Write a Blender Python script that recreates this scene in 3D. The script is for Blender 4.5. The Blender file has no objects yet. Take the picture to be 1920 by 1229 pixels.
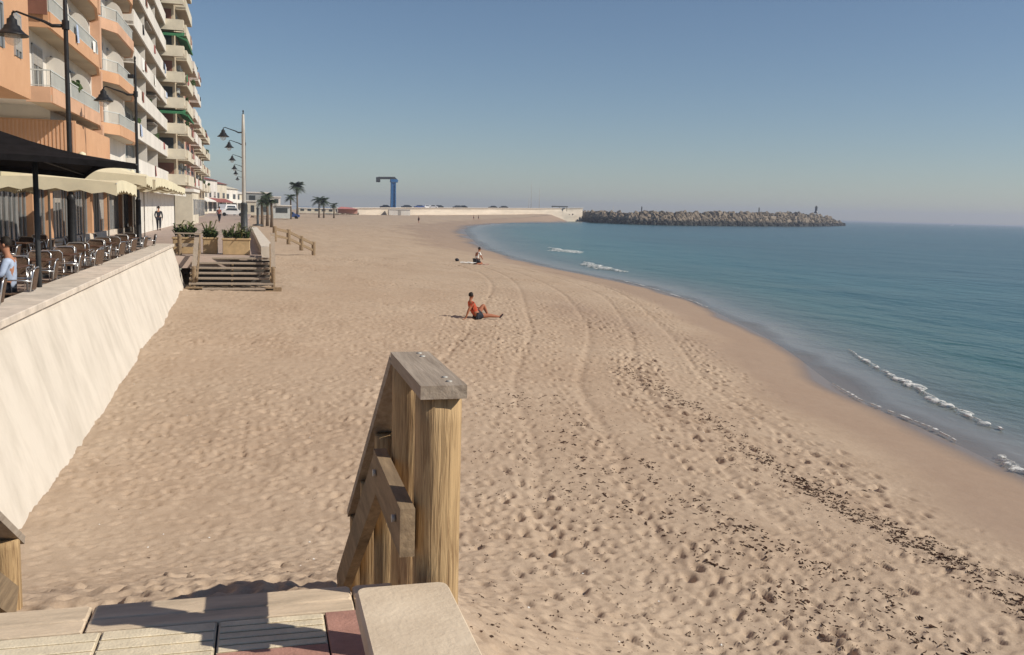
import bpy, bmesh, math, random
import numpy as np
from mathutils import Vector, Matrix
random.seed(7); rng=np.random.default_rng(7)
sc=bpy.context.scene; COL=sc.collection
rad=math.radians
# ---------------------------------------------------------------- camera
FPX=1750.; PW,PH=1920.,1229.
pitch=math.atan(217/FPX); roll=rad(1.5); yaw=rad(15.1); CZ=1.55
Fv=Vector((math.sin(yaw)*math.cos(pitch),math.cos(yaw)*math.cos(pitch),-math.sin(pitch)))
R0=Vector((math.cos(yaw),-math.sin(yaw),0)); U0=R0.cross(Fv)
Rv=R0*math.cos(roll)+U0*math.sin(roll); Uv=-R0*math.sin(roll)+U0*math.cos(roll)
cd=bpy.data.cameras.new('camera'); cam=bpy.data.objects.new('camera',cd); COL.objects.link(cam)
m=Matrix((Rv,Uv,-Fv)).transposed().to_4x4(); m.translation=Vector((0,0,CZ)); cam.matrix_world=m
cd.sensor_width=36; cd.lens=FPX/PW*36; cd.clip_start=.05; cd.clip_end=60000; sc.camera=cam
# ---------------------------------------------------------------- sky, sun, exposure
SUN=Vector((.698,-.373,.609)).normalized()
el=math.asin(SUN.z); az=math.atan2(SUN.x,SUN.y)
w=bpy.data.worlds.new('World'); sc.world=w; w.use_nodes=True
nt=w.node_tree; bg=nt.nodes['Background']
sky=nt.nodes.new('ShaderNodeTexSky'); sky.sky_type='NISHITA'; sky.sun_disc=False
sky.sun_elevation=el; sky.sun_rotation=az; sky.air_density=1.0; sky.dust_density=.25; sky.ozone_density=3.0; sky.altitude=600
nt.links.new(sky.outputs[0],bg.inputs[0]); bg.inputs[1].default_value=.072
sl=bpy.data.lights.new('sun','SUN'); sl.energy=4.3; sl.angle=rad(.5); sl.color=(1,.92,.79)
so=bpy.data.objects.new('sun',sl); COL.objects.link(so); so.rotation_euler=SUN.to_track_quat('Z','Y').to_euler()
sc.view_settings.view_transform='Standard'; sc.view_settings.look='None'; sc.view_settings.gamma=1
sc.view_settings.use_curve_mapping=False; sc.view_settings.exposure=.13
# ---------------------------------------------------------------- helpers
def ray(px,py): return Fv+Rv*((px-PW/2)/FPX)-Uv*((py-PH/2)/FPX)
def atz(px,py,h):
    d=ray(px,py); return Vector((0,0,CZ))+d*((h-CZ)/d.z)
def aty(px,py,Y):
    d=ray(px,py); return Vector((0,0,CZ))+d*(Y/d.y)
def tag(o,label=None,cat=None,group=None,kind=None):
    if label: o['label']=label
    if cat: o['category']=cat
    if group: o['group']=group
    if kind: o['kind']=kind
    return o
def empty(name,loc=(0,0,0),rz=0,**k):
    o=bpy.data.objects.new(name,None); COL.objects.link(o); o.location=loc; o.rotation_euler=(0,0,rz); o.empty_display_size=.2
    return tag(o,**k)
def copy_tree(o,parent=None):
    c=o.copy(); COL.objects.link(c); c.parent=parent
    for ch in list(o.children): copy_tree(ch,c)
    return c
class MB:
    def __init__(s): s.v=[]; s.f=[]; s.sm=[]
    def add(s,v,f,sm=False):
        n=len(s.v); s.v+= [tuple(p) for p in v]; s.f+=[tuple(i+n for i in q) for q in f]; s.sm+=[sm]*len(f); return s
    def box(s,a,b,rz=0,c=None,bev=0):
        x0,y0,z0=a; x1,y1,z1=b
        if bev:
            k=bev; V=[]
            for z,i in ((z0,k),(z0+k,0),(z1-k,0),(z1,k)):
                V+=[(x0+i,y0+k if i==0 else y0+i,z),]
                V=V[:-1]
                V+=[(x0+i+k,y0+i,z),(x1-i-k,y0+i,z),(x1-i,y0+i+k,z),(x1-i,y1-i-k,z),(x1-i-k,y1-i,z),(x0+i+k,y1-i,z),(x0+i,y1-i-k,z),(x0+i,y0+i+k,z)]
            Fc=[tuple(range(7,-1,-1)),tuple(range(24,32))]
            for l in range(3):
                for j in range(8):
                    a_=l*8+j; b_=l*8+(j+1)%8; Fc.append((a_,b_,b_+8,a_+8))
        else:
            V=[(x0,y0,z0),(x1,y0,z0),(x1,y1,z0),(x0,y1,z0),(x0,y0,z1),(x1,y0,z1),(x1,y1,z1),(x0,y1,z1)]
            Fc=[(0,3,2,1),(4,5,6,7),(0,1,5,4),(1,2,6,5),(2,3,7,6),(3,0,4,7)]
        if rz:
            cx,cy=c if c else ((x0+x1)/2,(y0+y1)/2); cc,ss=math.cos(rz),math.sin(rz)
            V=[(cx+(p[0]-cx)*cc-(p[1]-cy)*ss,cy+(p[0]-cx)*ss+(p[1]-cy)*cc,p[2]) for p in V]
        return s.add(V,Fc)
    def beam(s,p,q,w_,h_,up=(0,0,1)):      # rectangular bar from p to q
        p=Vector(p); q=Vector(q); d=(q-p).normalized(); u=Vector(up)
        if abs(d.dot(u))>.98: u=Vector((0,1,0))
        r=d.cross(u).normalized(); t=r.cross(d).normalized(); V=[]
        for c in (p,q):
            for a,b in ((-1,-1),(1,-1),(1,1),(-1,1)): V.append(c+r*a*w_/2+t*b*h_/2)
        return s.add(V,[(3,2,1,0),(4,5,6,7),(0,1,5,4),(1,2,6,5),(2,3,7,6),(3,0,4,7)])
    def tube(s,pts,rs,n=8):
        pts=[Vector(p) for p in pts]
        if not isinstance(rs,(list,tuple)): rs=[rs]*len(pts)
        V=[];Fc=[]; pr_=None
        for i,p in enumerate(pts):
            d=(pts[min(i+1,len(pts)-1)]-pts[max(i-1,0)]).normalized()
            if pr_ is None:
                u=Vector((0,0,1)) if abs(d.z)<.9 else Vector((1,0,0))
                r=d.cross(u).normalized()
            else:
                r=(pr_-d*pr_.dot(d)).normalized()
            pr_=r; t=d.cross(r)
            for k in range(n):
                a=2*math.pi*k/n; V.append(p+(r*math.cos(a)+t*math.sin(a))*rs[i])
        for i in range(len(pts)-1):
            for k in range(n):
                a=i*n+k; b=i*n+(k+1)%n; Fc.append((a,b,b+n,a+n))
        s.add(V,Fc,True)
        L=len(s.v)-len(V); s.f+=[tuple(L+k for k in range(n-1,-1,-1)),tuple(L+len(V)-n+k for k in range(n))]; s.sm+=[False]*2
        return s
    def lathe(s,prof,c=(0,0,0),n=16,sm=True):   # prof: [(r,z)...]
        V=[];Fc=[]
        for r,z in prof:
            for k in range(n):
                a=2*math.pi*k/n; V.append((c[0]+r*math.cos(a),c[1]+r*math.sin(a),c[2]+z))
        for i in range(len(prof)-1):
            for k in range(n):
                a=i*n+k;b=i*n+(k+1)%n; Fc.append((a,b,b+n,a+n))
        return s.add(V,Fc,sm)
    def prism(s,poly,z0,z1):
        n=len(poly); V=[(p[0],p[1],z0) for p in poly]+[(p[0],p[1],z1) for p in poly]
        return s.add(V,[tuple(range(n-1,-1,-1)),tuple(range(n,2*n))]+[(i,(i+1)%n,(i+1)%n+n,i+n) for i in range(n)])
    def build(s,name,mat,parent=None,**k):
        me=bpy.data.meshes.new(name); me.from_pydata(s.v,[],s.f)
        me.polygons.foreach_set('use_smooth',s.sm); me.materials.append(mat); me.update()
        o=bpy.data.objects.new(name,me); COL.objects.link(o); o.parent=parent
        return tag(o,**k)
def lump(mb,c,r,n=7,flat=1.,jit=.3,rg=random):      # irregular stone / clump
    V=[];rings=4 if n>6 else 3
    for i in range(rings):
        ph=math.pi*(i+.5)/rings
        for k in range(n):
            a=2*math.pi*(k+.5*(i%2))/n; q=r*(1+rg.uniform(-jit,jit))
            V.append((c[0]+q*math.sin(ph)*math.cos(a),c[1]+q*math.sin(ph)*math.sin(a),c[2]+q*math.cos(ph)*flat))
    Fc=[tuple(range(n)),tuple(range((rings-1)*n+n-1,(rings-1)*n-1,-1))]
    for i in range(rings-1):
        for k in range(n):
            a=i*n+k;b=i*n+(k+1)%n;Fc.append((a,a+n,b+n,b))
    mb.add(V,Fc)
def mat(name,col,rough=.8,var=.15,scale=3.,stretch=(1,1,1),bump=0.,bscale=None,metal=0.,col2=None,obj=True,spec=.3,detail=6,thr=None):
    m_=bpy.data.materials.new(name); m_.use_nodes=True; t=m_.node_tree; N=t.nodes; L=t.links; b=N['Principled BSDF']
    b.inputs['Roughness'].default_value=rough; b.inputs['Metallic'].default_value=metal; b.inputs['Specular IOR Level'].default_value=spec
    tc=N.new('ShaderNodeTexCoord'); mp=N.new('ShaderNodeMapping'); mp.inputs['Scale'].default_value=stretch
    L.new(tc.outputs['Object'],mp.inputs[0])
    n=N.new('ShaderNodeTexNoise'); n.inputs['Scale'].default_value=scale; n.inputs['Detail'].default_value=detail; n.inputs['Roughness'].default_value=.65
    L.new(mp.outputs[0],n.inputs['Vector'])
    r=N.new('ShaderNodeValToRGB'); lo,hi=(thr or (.3,.7)); r.color_ramp.elements[0].position=lo; r.color_ramp.elements[1].position=hi
    c2=col2 or tuple(c*(1-var*1.6) for c in col); c1=col if col2 else tuple(min(c*(1+var*.6),.95) for c in col)
    r.color_ramp.elements[0].color=(*c2,1); r.color_ramp.elements[1].color=(*c1,1)
    L.new(n.outputs[0],r.inputs[0]); L.new(r.outputs[0],b.inputs['Base Color'])
    if bump:
        n2=N.new('ShaderNodeTexNoise'); n2.inputs['Scale'].default_value=bscale or scale*6; n2.inputs['Detail'].default_value=5
        L.new(mp.outputs[0],n2.inputs['Vector'])
        bp=N.new('ShaderNodeBump'); bp.inputs['Strength'].default_value=bump; bp.inputs['Distance'].default_value=.01
        L.new(n2.outputs[0],bp.inputs['Height']); L.new(bp.outputs[0],b.inputs['Normal'])
    return m_
M=dict(
 timber=mat('timber_fresh',(.48,.33,.175),.8,stretch=(20,20,1.1),scale=3.2,col2=(.18,.105,.05),bump=.8,bscale=3,thr=(.3,.56)),
 weath=mat('timber_weathered',(.42,.35,.28),.85,stretch=(12,1.0,12),scale=2.5,col2=(.25,.2,.155),bump=.5,bscale=4),
 rail=mat('timber_rail',(.33,.24,.15),.85,stretch=(9,1.2,9),scale=2.5,col2=(.17,.12,.075),bump=.5,bscale=4),
 plaster=mat('seawall_plaster',(.65,.59,.51),.9,stretch=(1,1.2,.42),scale=1.5,col2=(.5,.45,.38),bump=.5,bscale=12,thr=(.24,.56),detail=9),
 coping=mat('coping_stone',(.66,.58,.49),.85,scale=2.5,var=.18,bump=.3,bscale=40),
 stone=mat('parapet_stone',(.74,.62,.47),.8,scale=3,col2=(.56,.45,.33),bump=.35,bscale=50),
 tile=mat('tile_cream',(.76,.66,.49),.8,scale=9,var=.14,bump=.4,bscale=90),
 tilep=mat('tile_pink',(.46,.25,.2),.8,scale=7,var=.2,bump=.4,bscale=80),
 edge=mat('edge_stone',(.66,.53,.39),.85,stretch=(.6,3,3),scale=4,var=.22,bump=.4,bscale=60),
 pave=mat('paving_pink',(.42,.33,.28),.85,scale=.8,var=.12,bump=.2,bscale=20),
 grout_shade=mat('grout_and_gap_shade',(.1,.09,.08),.95),
 orange=mat('orange_render',(.62,.37,.22),.85,scale=.5,col2=(.52,.29,.165)),
 orange2=mat('orange_pale',(.62,.38,.25),.85,scale=.6,var=.12),
 white=mat('white_render',(.72,.68,.62),.85,scale=.4,stretch=(1,1,.3),var=.13),
 cream=mat('cream_render',(.66,.6,.48),.85,scale=.5,var=.15),
 tan=mat('tan_render',(.52,.43,.31),.85,scale=.5,var=.15),
 grey=mat('grey_render',(.36,.38,.37),.8,scale=.5,var=.15),
 pinkr=mat('pink_render',(.55,.3,.24),.85,scale=.5,var=.12),
 brown=mat('brown_blind',(.22,.1,.07),.85,scale=1,var=.15),
 soffit=mat('soffit_cream',(.5,.42,.32),.9,scale=.6,var=.1),
 railm=mat('railing_white',(.55,.57,.55),.5,scale=2,var=.08),
 glass=mat('window_glass',(.05,.06,.065),.12,scale=.4,var=.3,spec=.6),
 shut=mat('shutter_grey',(.4,.37,.33),.7,stretch=(.2,.2,14),scale=3,var=.3),
 frame=mat('frame_grey',(.42,.42,.42),.4,metal=.3,scale=4,var=.1),
 black=mat('black_paint',(.018,.018,.02),.45,scale=5,var=.3),
 galv=mat('galvanised',(.48,.46,.42),.55,scale=2,stretch=(1,1,.2),var=.15,metal=.15),
 dark=mat('dark_metal_and_shade',(.05,.055,.06),.5,scale=4,var=.2),
 fabk=mat('black_canvas',(.012,.011,.012),.95,scale=6,var=.3,spec=.1),
 fabc=mat('cream_canvas',(.72,.66,.48),.9,scale=2,var=.08,spec=.1),
 fabw=mat('white_canvas',(.75,.72,.66),.9,scale=2,var=.08,spec=.1),
 alu=mat('aluminium',(.62,.62,.63),.28,scale=6,var=.08,metal=.85),
 wicker=mat('brown_wicker',(.16,.1,.065),.7,scale=60,var=.6,bump=.5,bscale=90),
 table=mat('table_brown',(.11,.055,.035),.5,scale=8,stretch=(1,8,1),var=.4),
 skin=mat('skin',(.42,.2,.12),.6,scale=6,var=.1),
 tanned=mat('skin_tanned',(.36,.14,.075),.6,scale=6,var=.1),
 red=mat('cloth_orange_red',(.5,.085,.04),.85,scale=12,var=.2),
 navy=mat('cloth_dark',(.03,.033,.045),.85,scale=10,var=.3),
 lblue=mat('cloth_light_blue',(.42,.5,.66),.85,scale=10,var=.15),
 hair=mat('hair_dark',(.02,.014,.01),.7,scale=30,var=.4),
 planter=mat('planter_box',(.5,.36,.2),.85,scale=3,var=.15,bump=.2),
 leaf=mat('leaf_green',(.06,.1,.03),.7,scale=9,var=.45),
 leafy=mat('leaf_yellow',(.16,.17,.07),.7,scale=9,var=.3),
 palm=mat('palm_leaf',(.05,.075,.04),.7,scale=3,var=.4),
 trunk=mat('palm_trunk',(.16,.12,.085),.9,scale=6,stretch=(1,1,4),var=.3),
 blue=mat('blue_paint',(.03,.14,.34),.5,scale=2,var=.15),
 carw=mat('car_white',(.75,.75,.76),.3,scale=1,var=.04,spec=.5),
 carb=mat('car_blue',(.05,.09,.25),.3,scale=1,var=.1,spec=.5),
 card=mat('car_dark',(.03,.035,.05),.3,scale=1,var=.1,spec=.5),
 rubber=mat('rubber',(.015,.015,.015),.9),
 green=mat('green_awning',(.05,.19,.09),.85,scale=3,var=.1),
 maroon=mat('maroon_awning',(.3,.1,.09),.85,scale=2,var=.15),
 redp=mat('red_paint',(.5,.2,.18),.6,scale=2,var=.15),
 harbour=mat('harbour_wall',(.66,.58,.48),.9,scale=.06,var=.2,stretch=(1,1,5)),
 weed=mat('dry_seaweed',(.1,.055,.035),.95,scale=20,var=.5),
 towel=mat('white_towel',(.8,.78,.74),.9,scale=10,var=.05),
)
for n_ in M['timber'].node_tree.nodes:
    if n_.type=='TEX_NOISE': n_.inputs['Distortion'].default_value=.9
def rockmat():
    m_=mat('breakwater_rock',(.3,.235,.17),.9,scale=.35,col2=(.11,.09,.07),bump=.6,bscale=2)
    t=m_.node_tree;N=t.nodes;L=t.links;b=N['Principled BSDF']
    # wet, weed-covered stone near the waterline (world height)
    g=N.new('ShaderNodeNewGeometry'); s=N.new('ShaderNodeSeparateXYZ'); L.new(g.outputs['Position'],s.inputs[0])
    mr=N.new('ShaderNodeMapRange'); mr.inputs[1].default_value=-.9; mr.inputs[2].default_value=.3; L.new(s.outputs[2],mr.inputs[0])
    mx=N.new('ShaderNodeMix'); mx.data_type='RGBA'; L.new(mr.outputs[0],mx.inputs['Factor']); mx.inputs[6].default_value=(.035,.035,.03,1)
    L.new(b.inputs['Base Color'].links[0].from_socket,mx.inputs[7]); L.new(mx.outputs[2],b.inputs['Base Color']); return m_
M['rock']=rockmat()
# ---------------------------------------------------------------- beach and sea
ZW=-2.6; FL=-.45
shore_px=[(2080,985),(1990,930),(1898,886),(1771,819),(1688,786),(1622,764),(1567,731),(1511,681),(1456,643),(1390,610),(1302,566),(1191,532),(1081,513),(970,488),(904,466),(880,446),(868,432),(880,424),(930,419),(1000,418),(1090,417)]
SP=[atz(px,py,ZW) for px,py in shore_px]
SP=sorted([(p.y,p.x) for p in SP]); sy=[];sx=[]
for a,b in SP:
    if not sy or a>sy[-1]+.3: sy.append(a); sx.append(b)
sy=np.array([-30,0]+sy+[900.]); sx=np.array([sx[0]+1,sx[0]+.4]+sx+[sx[-1]+20])
_l=np.linspace(math.log(5),math.log(960),1400); _y=np.exp(_l)-12.; _x=np.interp(_y,sy,sx)
_k=np.hanning(91); _k/=_k.sum(); _x=np.convolve(np.pad(_x,45,mode='edge'),_k,mode='valid')
def S(Y): return np.interp(Y,_y,_x)
def zbase(Y): return np.interp(Y,[-20,4,10,37,80,200,420,700],[-2.3,-2.25,-2.2,-1.65,-1.35,-1.1,-.9,-.9])
def zsand(X,Y):
    s=S(Y); Wd=s+2.8; u=(s-X)/Wd; zb=zbase(Y)
    g=1-(1-np.clip(u,0,1))**2.4
    up=ZW+(zb-ZW)*g
    k=np.clip(Wd/16,1,4)
    up=up+3.0*np.clip((Y-280)/150,0,1)*np.clip((X-20)/110,0,1)*np.clip((s-X)/9,0,1)
    up=up+1.52*np.exp(-((Y-4.9)/3.2)**2)*np.clip(1-(X-.9)/3.2,0,1)**1.5
    return np.where(u>=0,up,ZW-(X-s)*.07/k)
def vnoise(x,y,seed):
    r=np.random.default_rng(seed); T=r.random((256,256))
    xi=np.floor(x).astype(int); yi=np.floor(y).astype(int); fx=x-xi; fy=y-yi; fx=fx*fx*(3-2*fx); fy=fy*fy*(3-2*fy)
    a=T[xi&255,yi&255];b=T[(xi+1)&255,yi&255];c=T[xi&255,(yi+1)&255];d=T[(xi+1)&255,(yi+1)&255]
    return (a*(1-fx)+b*fx)*(1-fy)+(c*(1-fx)+d*fx)*fy-.5
def fbm(x,y,s,o=4):
    v=0;A=1
    for i in range(o): v=v+A*vnoise(x*2**i+17.3*i,y*2**i+5.1*i,s+i); A*=.5
    return v
RS=.03; HX0,HX1,HY0,HY1=-4,26,3,60
hx=np.arange(HX0,HX1,RS); hy=np.arange(HY0,HY1,RS)
HX,HY=np.meshgrid(hx,hy,indexing='ij')
dS=S(HY)-HX                         # distance from the waterline
H=np.zeros_like(HX)
left=np.clip((4.5+HY*.08-HX)/3,0,1)
H+=left*(.022*fbm(HX/.3,HY/.36,1,3)+.022*np.abs(fbm(HX/.13,HY/.16,9,2)))
H+=(1-left)*.014*fbm(HX/.5,HY/.6,3,4)+(1-left)*.012*fbm((HX*.9+HY*.35)/.16,(HY*.9-HX*.35)/1.3,4,3)
H+=.08*fbm(HX/3.,HY/4.,5,3)
def pit(cx,cy,a,b,th,dep,rim=.35):
    R_=max(a,b)*2.4; i0=int((cx-R_-HX0)/RS);i1=int((cx+R_-HX0)/RS)+1;j0=int((cy-R_-HY0)/RS);j1=int((cy+R_-HY0)/RS)+1
    i0=max(i0,0);j0=max(j0,0)
    if i1<=i0 or j1<=j0 or i0>=H.shape[0] or j0>=H.shape[1]: return
    X=HX[i0:i1,j0:j1]-cx;Y=HY[i0:i1,j0:j1]-cy; c,s=math.cos(th),math.sin(th)
    q=((X*c+Y*s)/a)**2+((-X*s+Y*c)/b)**2
    H[i0:i1,j0:j1]+= -dep*np.exp(-q*1.3)+dep*rim*np.exp(-(np.sqrt(q)-1.45)**2*5)
for i in range(30000):
    cy=HY0+ (HY1-HY0)*random.random()**1.35; s=float(S(cy)); 
    cx=random.uniform(-3.,s-2.2-1.5*random.random())
    lf=cx<4.2+cy*.08
    dep=random.uniform(.008,.028)*(.9 if not lf else 1.25)
    pit(cx,cy,random.uniform(.028,.065),random.uniform(.045,.1),random.uniform(-1.2,1.2),dep)
# trails of steps and tyre tracks following the shore
for t in range(60):
    off=random.uniform(3,11.5); y=random.uniform(4,30); L_=random.uniform(8,35); y1=y+L_; k=0; sl_=random.uniform(-.12,.06)
    while y<min(y1,58):
        x_=float(S(y))-off+sl_*(y-y1)+(.1 if k%2 else -.1); pit(x_,y,.055,.14,-.2+random.uniform(-.3,.3),random.uniform(.035,.06)); y+=random.uniform(.55,.72); k+=1
H*=np.clip(.95+1.1*fbm(HX/2.6,HY/3.6,91,3),.55,1.5)
smooth=np.clip((dS-1.9-.5*fbm(HX/1.5,HY/3,21,2))/1.2,0,1); H*=smooth
for off,wd in ((3.6,.1),(5.2,.11),(6.9,.11),(8.6,.1),(10.2,.1)):
    ln=np.exp(-((dS-off-.25*np.sin(HY/7+off))/wd)**2)*np.clip((HY-6)/4,0,1)
    H-=ln*.026*(.7+.6*(np.sin(HY*26)>0)*np.exp(-((dS-off)/.3)**2))*smooth
H+=.004*fbm(HX/.3,HY/.8,31,3)
H+=.0035*fbm(HX/.12,HY/.2,33,3)*np.clip(dS,0,1)
H+=(.11*np.abs(fbm(HY/1.1,HX*0,81,3))+.05*fbm(HY/.3,HX,83,2))*np.exp(-np.clip(HX+2.9,0,9)/.35)
rows=np.concatenate([np.linspace(-8,4,30)[:-1],4*np.exp(np.linspace(0,math.log(60/4),760))[:-1],60*np.exp(np.linspace(0,math.log(650/60),260))])
NC=560; tt=np.linspace(0,1,NC)
Yg=np.repeat(rows[:,None],NC,1)
xl=np.where(rows<38,-3.7,-3.7); xr=np.minimum(S(rows)+4+rows*.03,np.maximum(rows*1.2+4,8))
Xg=xl[:,None]+(xr-xl)[:,None]*tt[None,:]
Zg=zsand(Xg,Yg)
ii=np.clip((Xg-HX0)/RS,0,len(hx)-2.001); jj=np.clip((Yg-HY0)/RS,0,len(hy)-2.001); i0=ii.astype(int);j0=jj.astype(int);fi=ii-i0;fj=jj-j0
hs=(H[i0,j0]*(1-fi)+H[i0+1,j0]*fi)*(1-fj)+(H[i0,j0+1]*(1-fi)+H[i0+1,j0+1]*fi)*fj
ins=(Yg>HY0)&(Yg<HY1)&(Xg<HX1); Zg=Zg+np.where(ins,hs,0)
far=np.clip((Yg-48)/12,0,1)*np.clip((S(Yg)-Xg-2)/4,0,1)
Zg+=far*(.07*fbm(Xg/1.2,Yg/2.5,41,3)+.12*fbm(Xg/9,Yg/16,43,3))
def gridmesh(name,X,Y,Z,material,attrs={}):
    nr,nc=X.shape; me=bpy.data.meshes.new(name); co=np.stack([X,Y,Z],-1).reshape(-1,3).astype(np.float32)
    idx=np.arange(nr*nc).reshape(nr,nc); q=np.stack([idx[:-1,:-1],idx[:-1,1:],idx[1:,1:],idx[1:,:-1]],-1).reshape(-1,4)
    me.vertices.add(nr*nc); me.vertices.foreach_set('co',co.ravel()); me.loops.add(q.size); me.loops.foreach_set('vertex_index',q.ravel().astype(np.int32))
    me.polygons.add(len(q)); me.polygons.foreach_set('loop_start',np.arange(0,q.size,4,dtype=np.int32)); me.polygons.foreach_set('loop_total',np.full(len(q),4,np.int32))
    me.polygons.foreach_set('use_smooth',np.ones(len(q),bool)); me.update(calc_edges=True)
    for k,v in attrs.items():
        a=me.attributes.new(k,'FLOAT','POINT'); a.data.foreach_set('value',v.ravel().astype(np.float32))
    me.materials.append(material); o=bpy.data.objects.new(name,me); COL.objects.link(o); return o
def sandmat():
    m_=bpy.data.materials.new('sand'); m_.use_nodes=True; t=m_.node_tree;N=t.nodes;L=t.links;b=N['Principled BSDF']
    tc=N.new('ShaderNodeTexCoord')
    def noise(s,d=5,st=(1,1,1)):
        mp=N.new('ShaderNodeMapping'); mp.inputs['Scale'].default_value=st; L.new(tc.outputs['Object'],mp.inputs[0])
        n=N.new('ShaderNodeTexNoise'); n.inputs['Scale'].default_value=s; n.inputs['Detail'].default_value=d; L.new(mp.outputs[0],n.inputs['Vector']); return n.outputs[0]
    def ramp(i,a,b_,ca,cb):
        r=N.new('ShaderNodeValToRGB'); r.color_ramp.elements[0].position=a;r.color_ramp.elements[1].position=b_;r.color_ramp.elements[0].color=(*ca,1);r.color_ramp.elements[1].color=(*cb,1); L.new(i,r.inputs[0]); return r.outputs[0]
    def mix(f,a,b_,ty='MIX'):
        x=N.new('ShaderNodeMix'); x.data_type='RGBA'; x.blend_type=ty
        for s_,v in ((0,f),(6,a),(7,b_)):
            if hasattr(v,'links'): L.new(v,x.inputs[s_])
            else: x.inputs[s_].default_value=v if s_==0 else (*v,1)
        return x.outputs[2]
    c=ramp(noise(.35,4),.35,.65,(.43,.315,.222),(.5,.388,.285))
    c=mix(.35,c,ramp(noise(3.5,6),.3,.7,(.33,.235,.165),(.54,.42,.315)))
    c=mix(.25,c,ramp(noise(60,3),.3,.7,(.28,.21,.15),(.53,.42,.32)))
    at=N.new('ShaderNodeAttribute'); at.attribute_name='wet'
    dp=N.new('ShaderNodeAttribute'); dp.attribute_name='damp'
    c=mix(dp.outputs['Fac'],c,mix(.35,(.32,.23,.175),c))
    c=mix(at.outputs['Fac'],c,(.23,.175,.135))
    L.new(c,b.inputs['Base Color'])
    mr=N.new('ShaderNodeMapRange'); L.new(at.outputs['Fac'],mr.inputs[0]); mr.inputs[3].default_value=.95; mr.inputs[4].default_value=.28; L.new(mr.outputs[0],b.inputs['Roughness'])
    mr2=N.new('ShaderNodeMapRange'); L.new(at.outputs['Fac'],mr2.inputs[0]); mr2.inputs[3].default_value=.1; mr2.inputs[4].default_value=.6; L.new(mr2.outputs[0],b.inputs['Specular IOR Level'])
    bp=N.new('ShaderNodeBump'); bp.inputs['Distance'].default_value=.012
    mr3=N.new('ShaderNodeMapRange'); L.new(dp.outputs['Fac'],mr3.inputs[0]); mr3.inputs[3].default_value=.8; mr3.inputs[4].default_value=.35; L.new(mr3.outputs[0],bp.inputs['Strength'])
    L.new(noise(14,8),bp.inputs['Height']); L.new(bp.outputs[0],b.inputs['Normal']); return m_
kk=np.clip(Yg/40,1,4)
dG=(S(Yg)-Xg)/kk
wet=1-np.clip((dG-.1-.6*fbm(Xg/2.2,Yg/3.5,51,3))/.6,0,1)
damp=1-np.clip((dG-2.3-1.6*fbm(Xg/3,Yg/7,53,3))/1.2,0,1)
# a broader damp patch further along the beach
c0=atz(1090,590,-2.2); damp=np.clip(damp+.9*np.exp(-((Xg-c0.x)/1.5)**2-((Yg-c0.y)/6)**2)*np.clip(.8+fbm(Xg/.8,Yg/2,55,3),0,1),0,1)
beach=gridmesh('beach',Xg,Yg,Zg,sandmat(),dict(wet=wet,damp=damp)); beach['kind']='structure'
def sandz(x,y):
    z=float(zsand(np.array(x),np.array(y)))
    if HY0<y<HY1 and HX0<x<HX1: z+=float(H[int((x-HX0)/RS),min(int((y-HY0)/RS),H.shape[1]-1)])
    return z
def sandpt(px,py):
    z=-2.2
    for _ in range(12):
        p=atz(px,py,z); z=.5*z+.5*float(zsand(np.array(p.x),np.array(p.y)))
    return atz(px,py,z)
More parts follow.
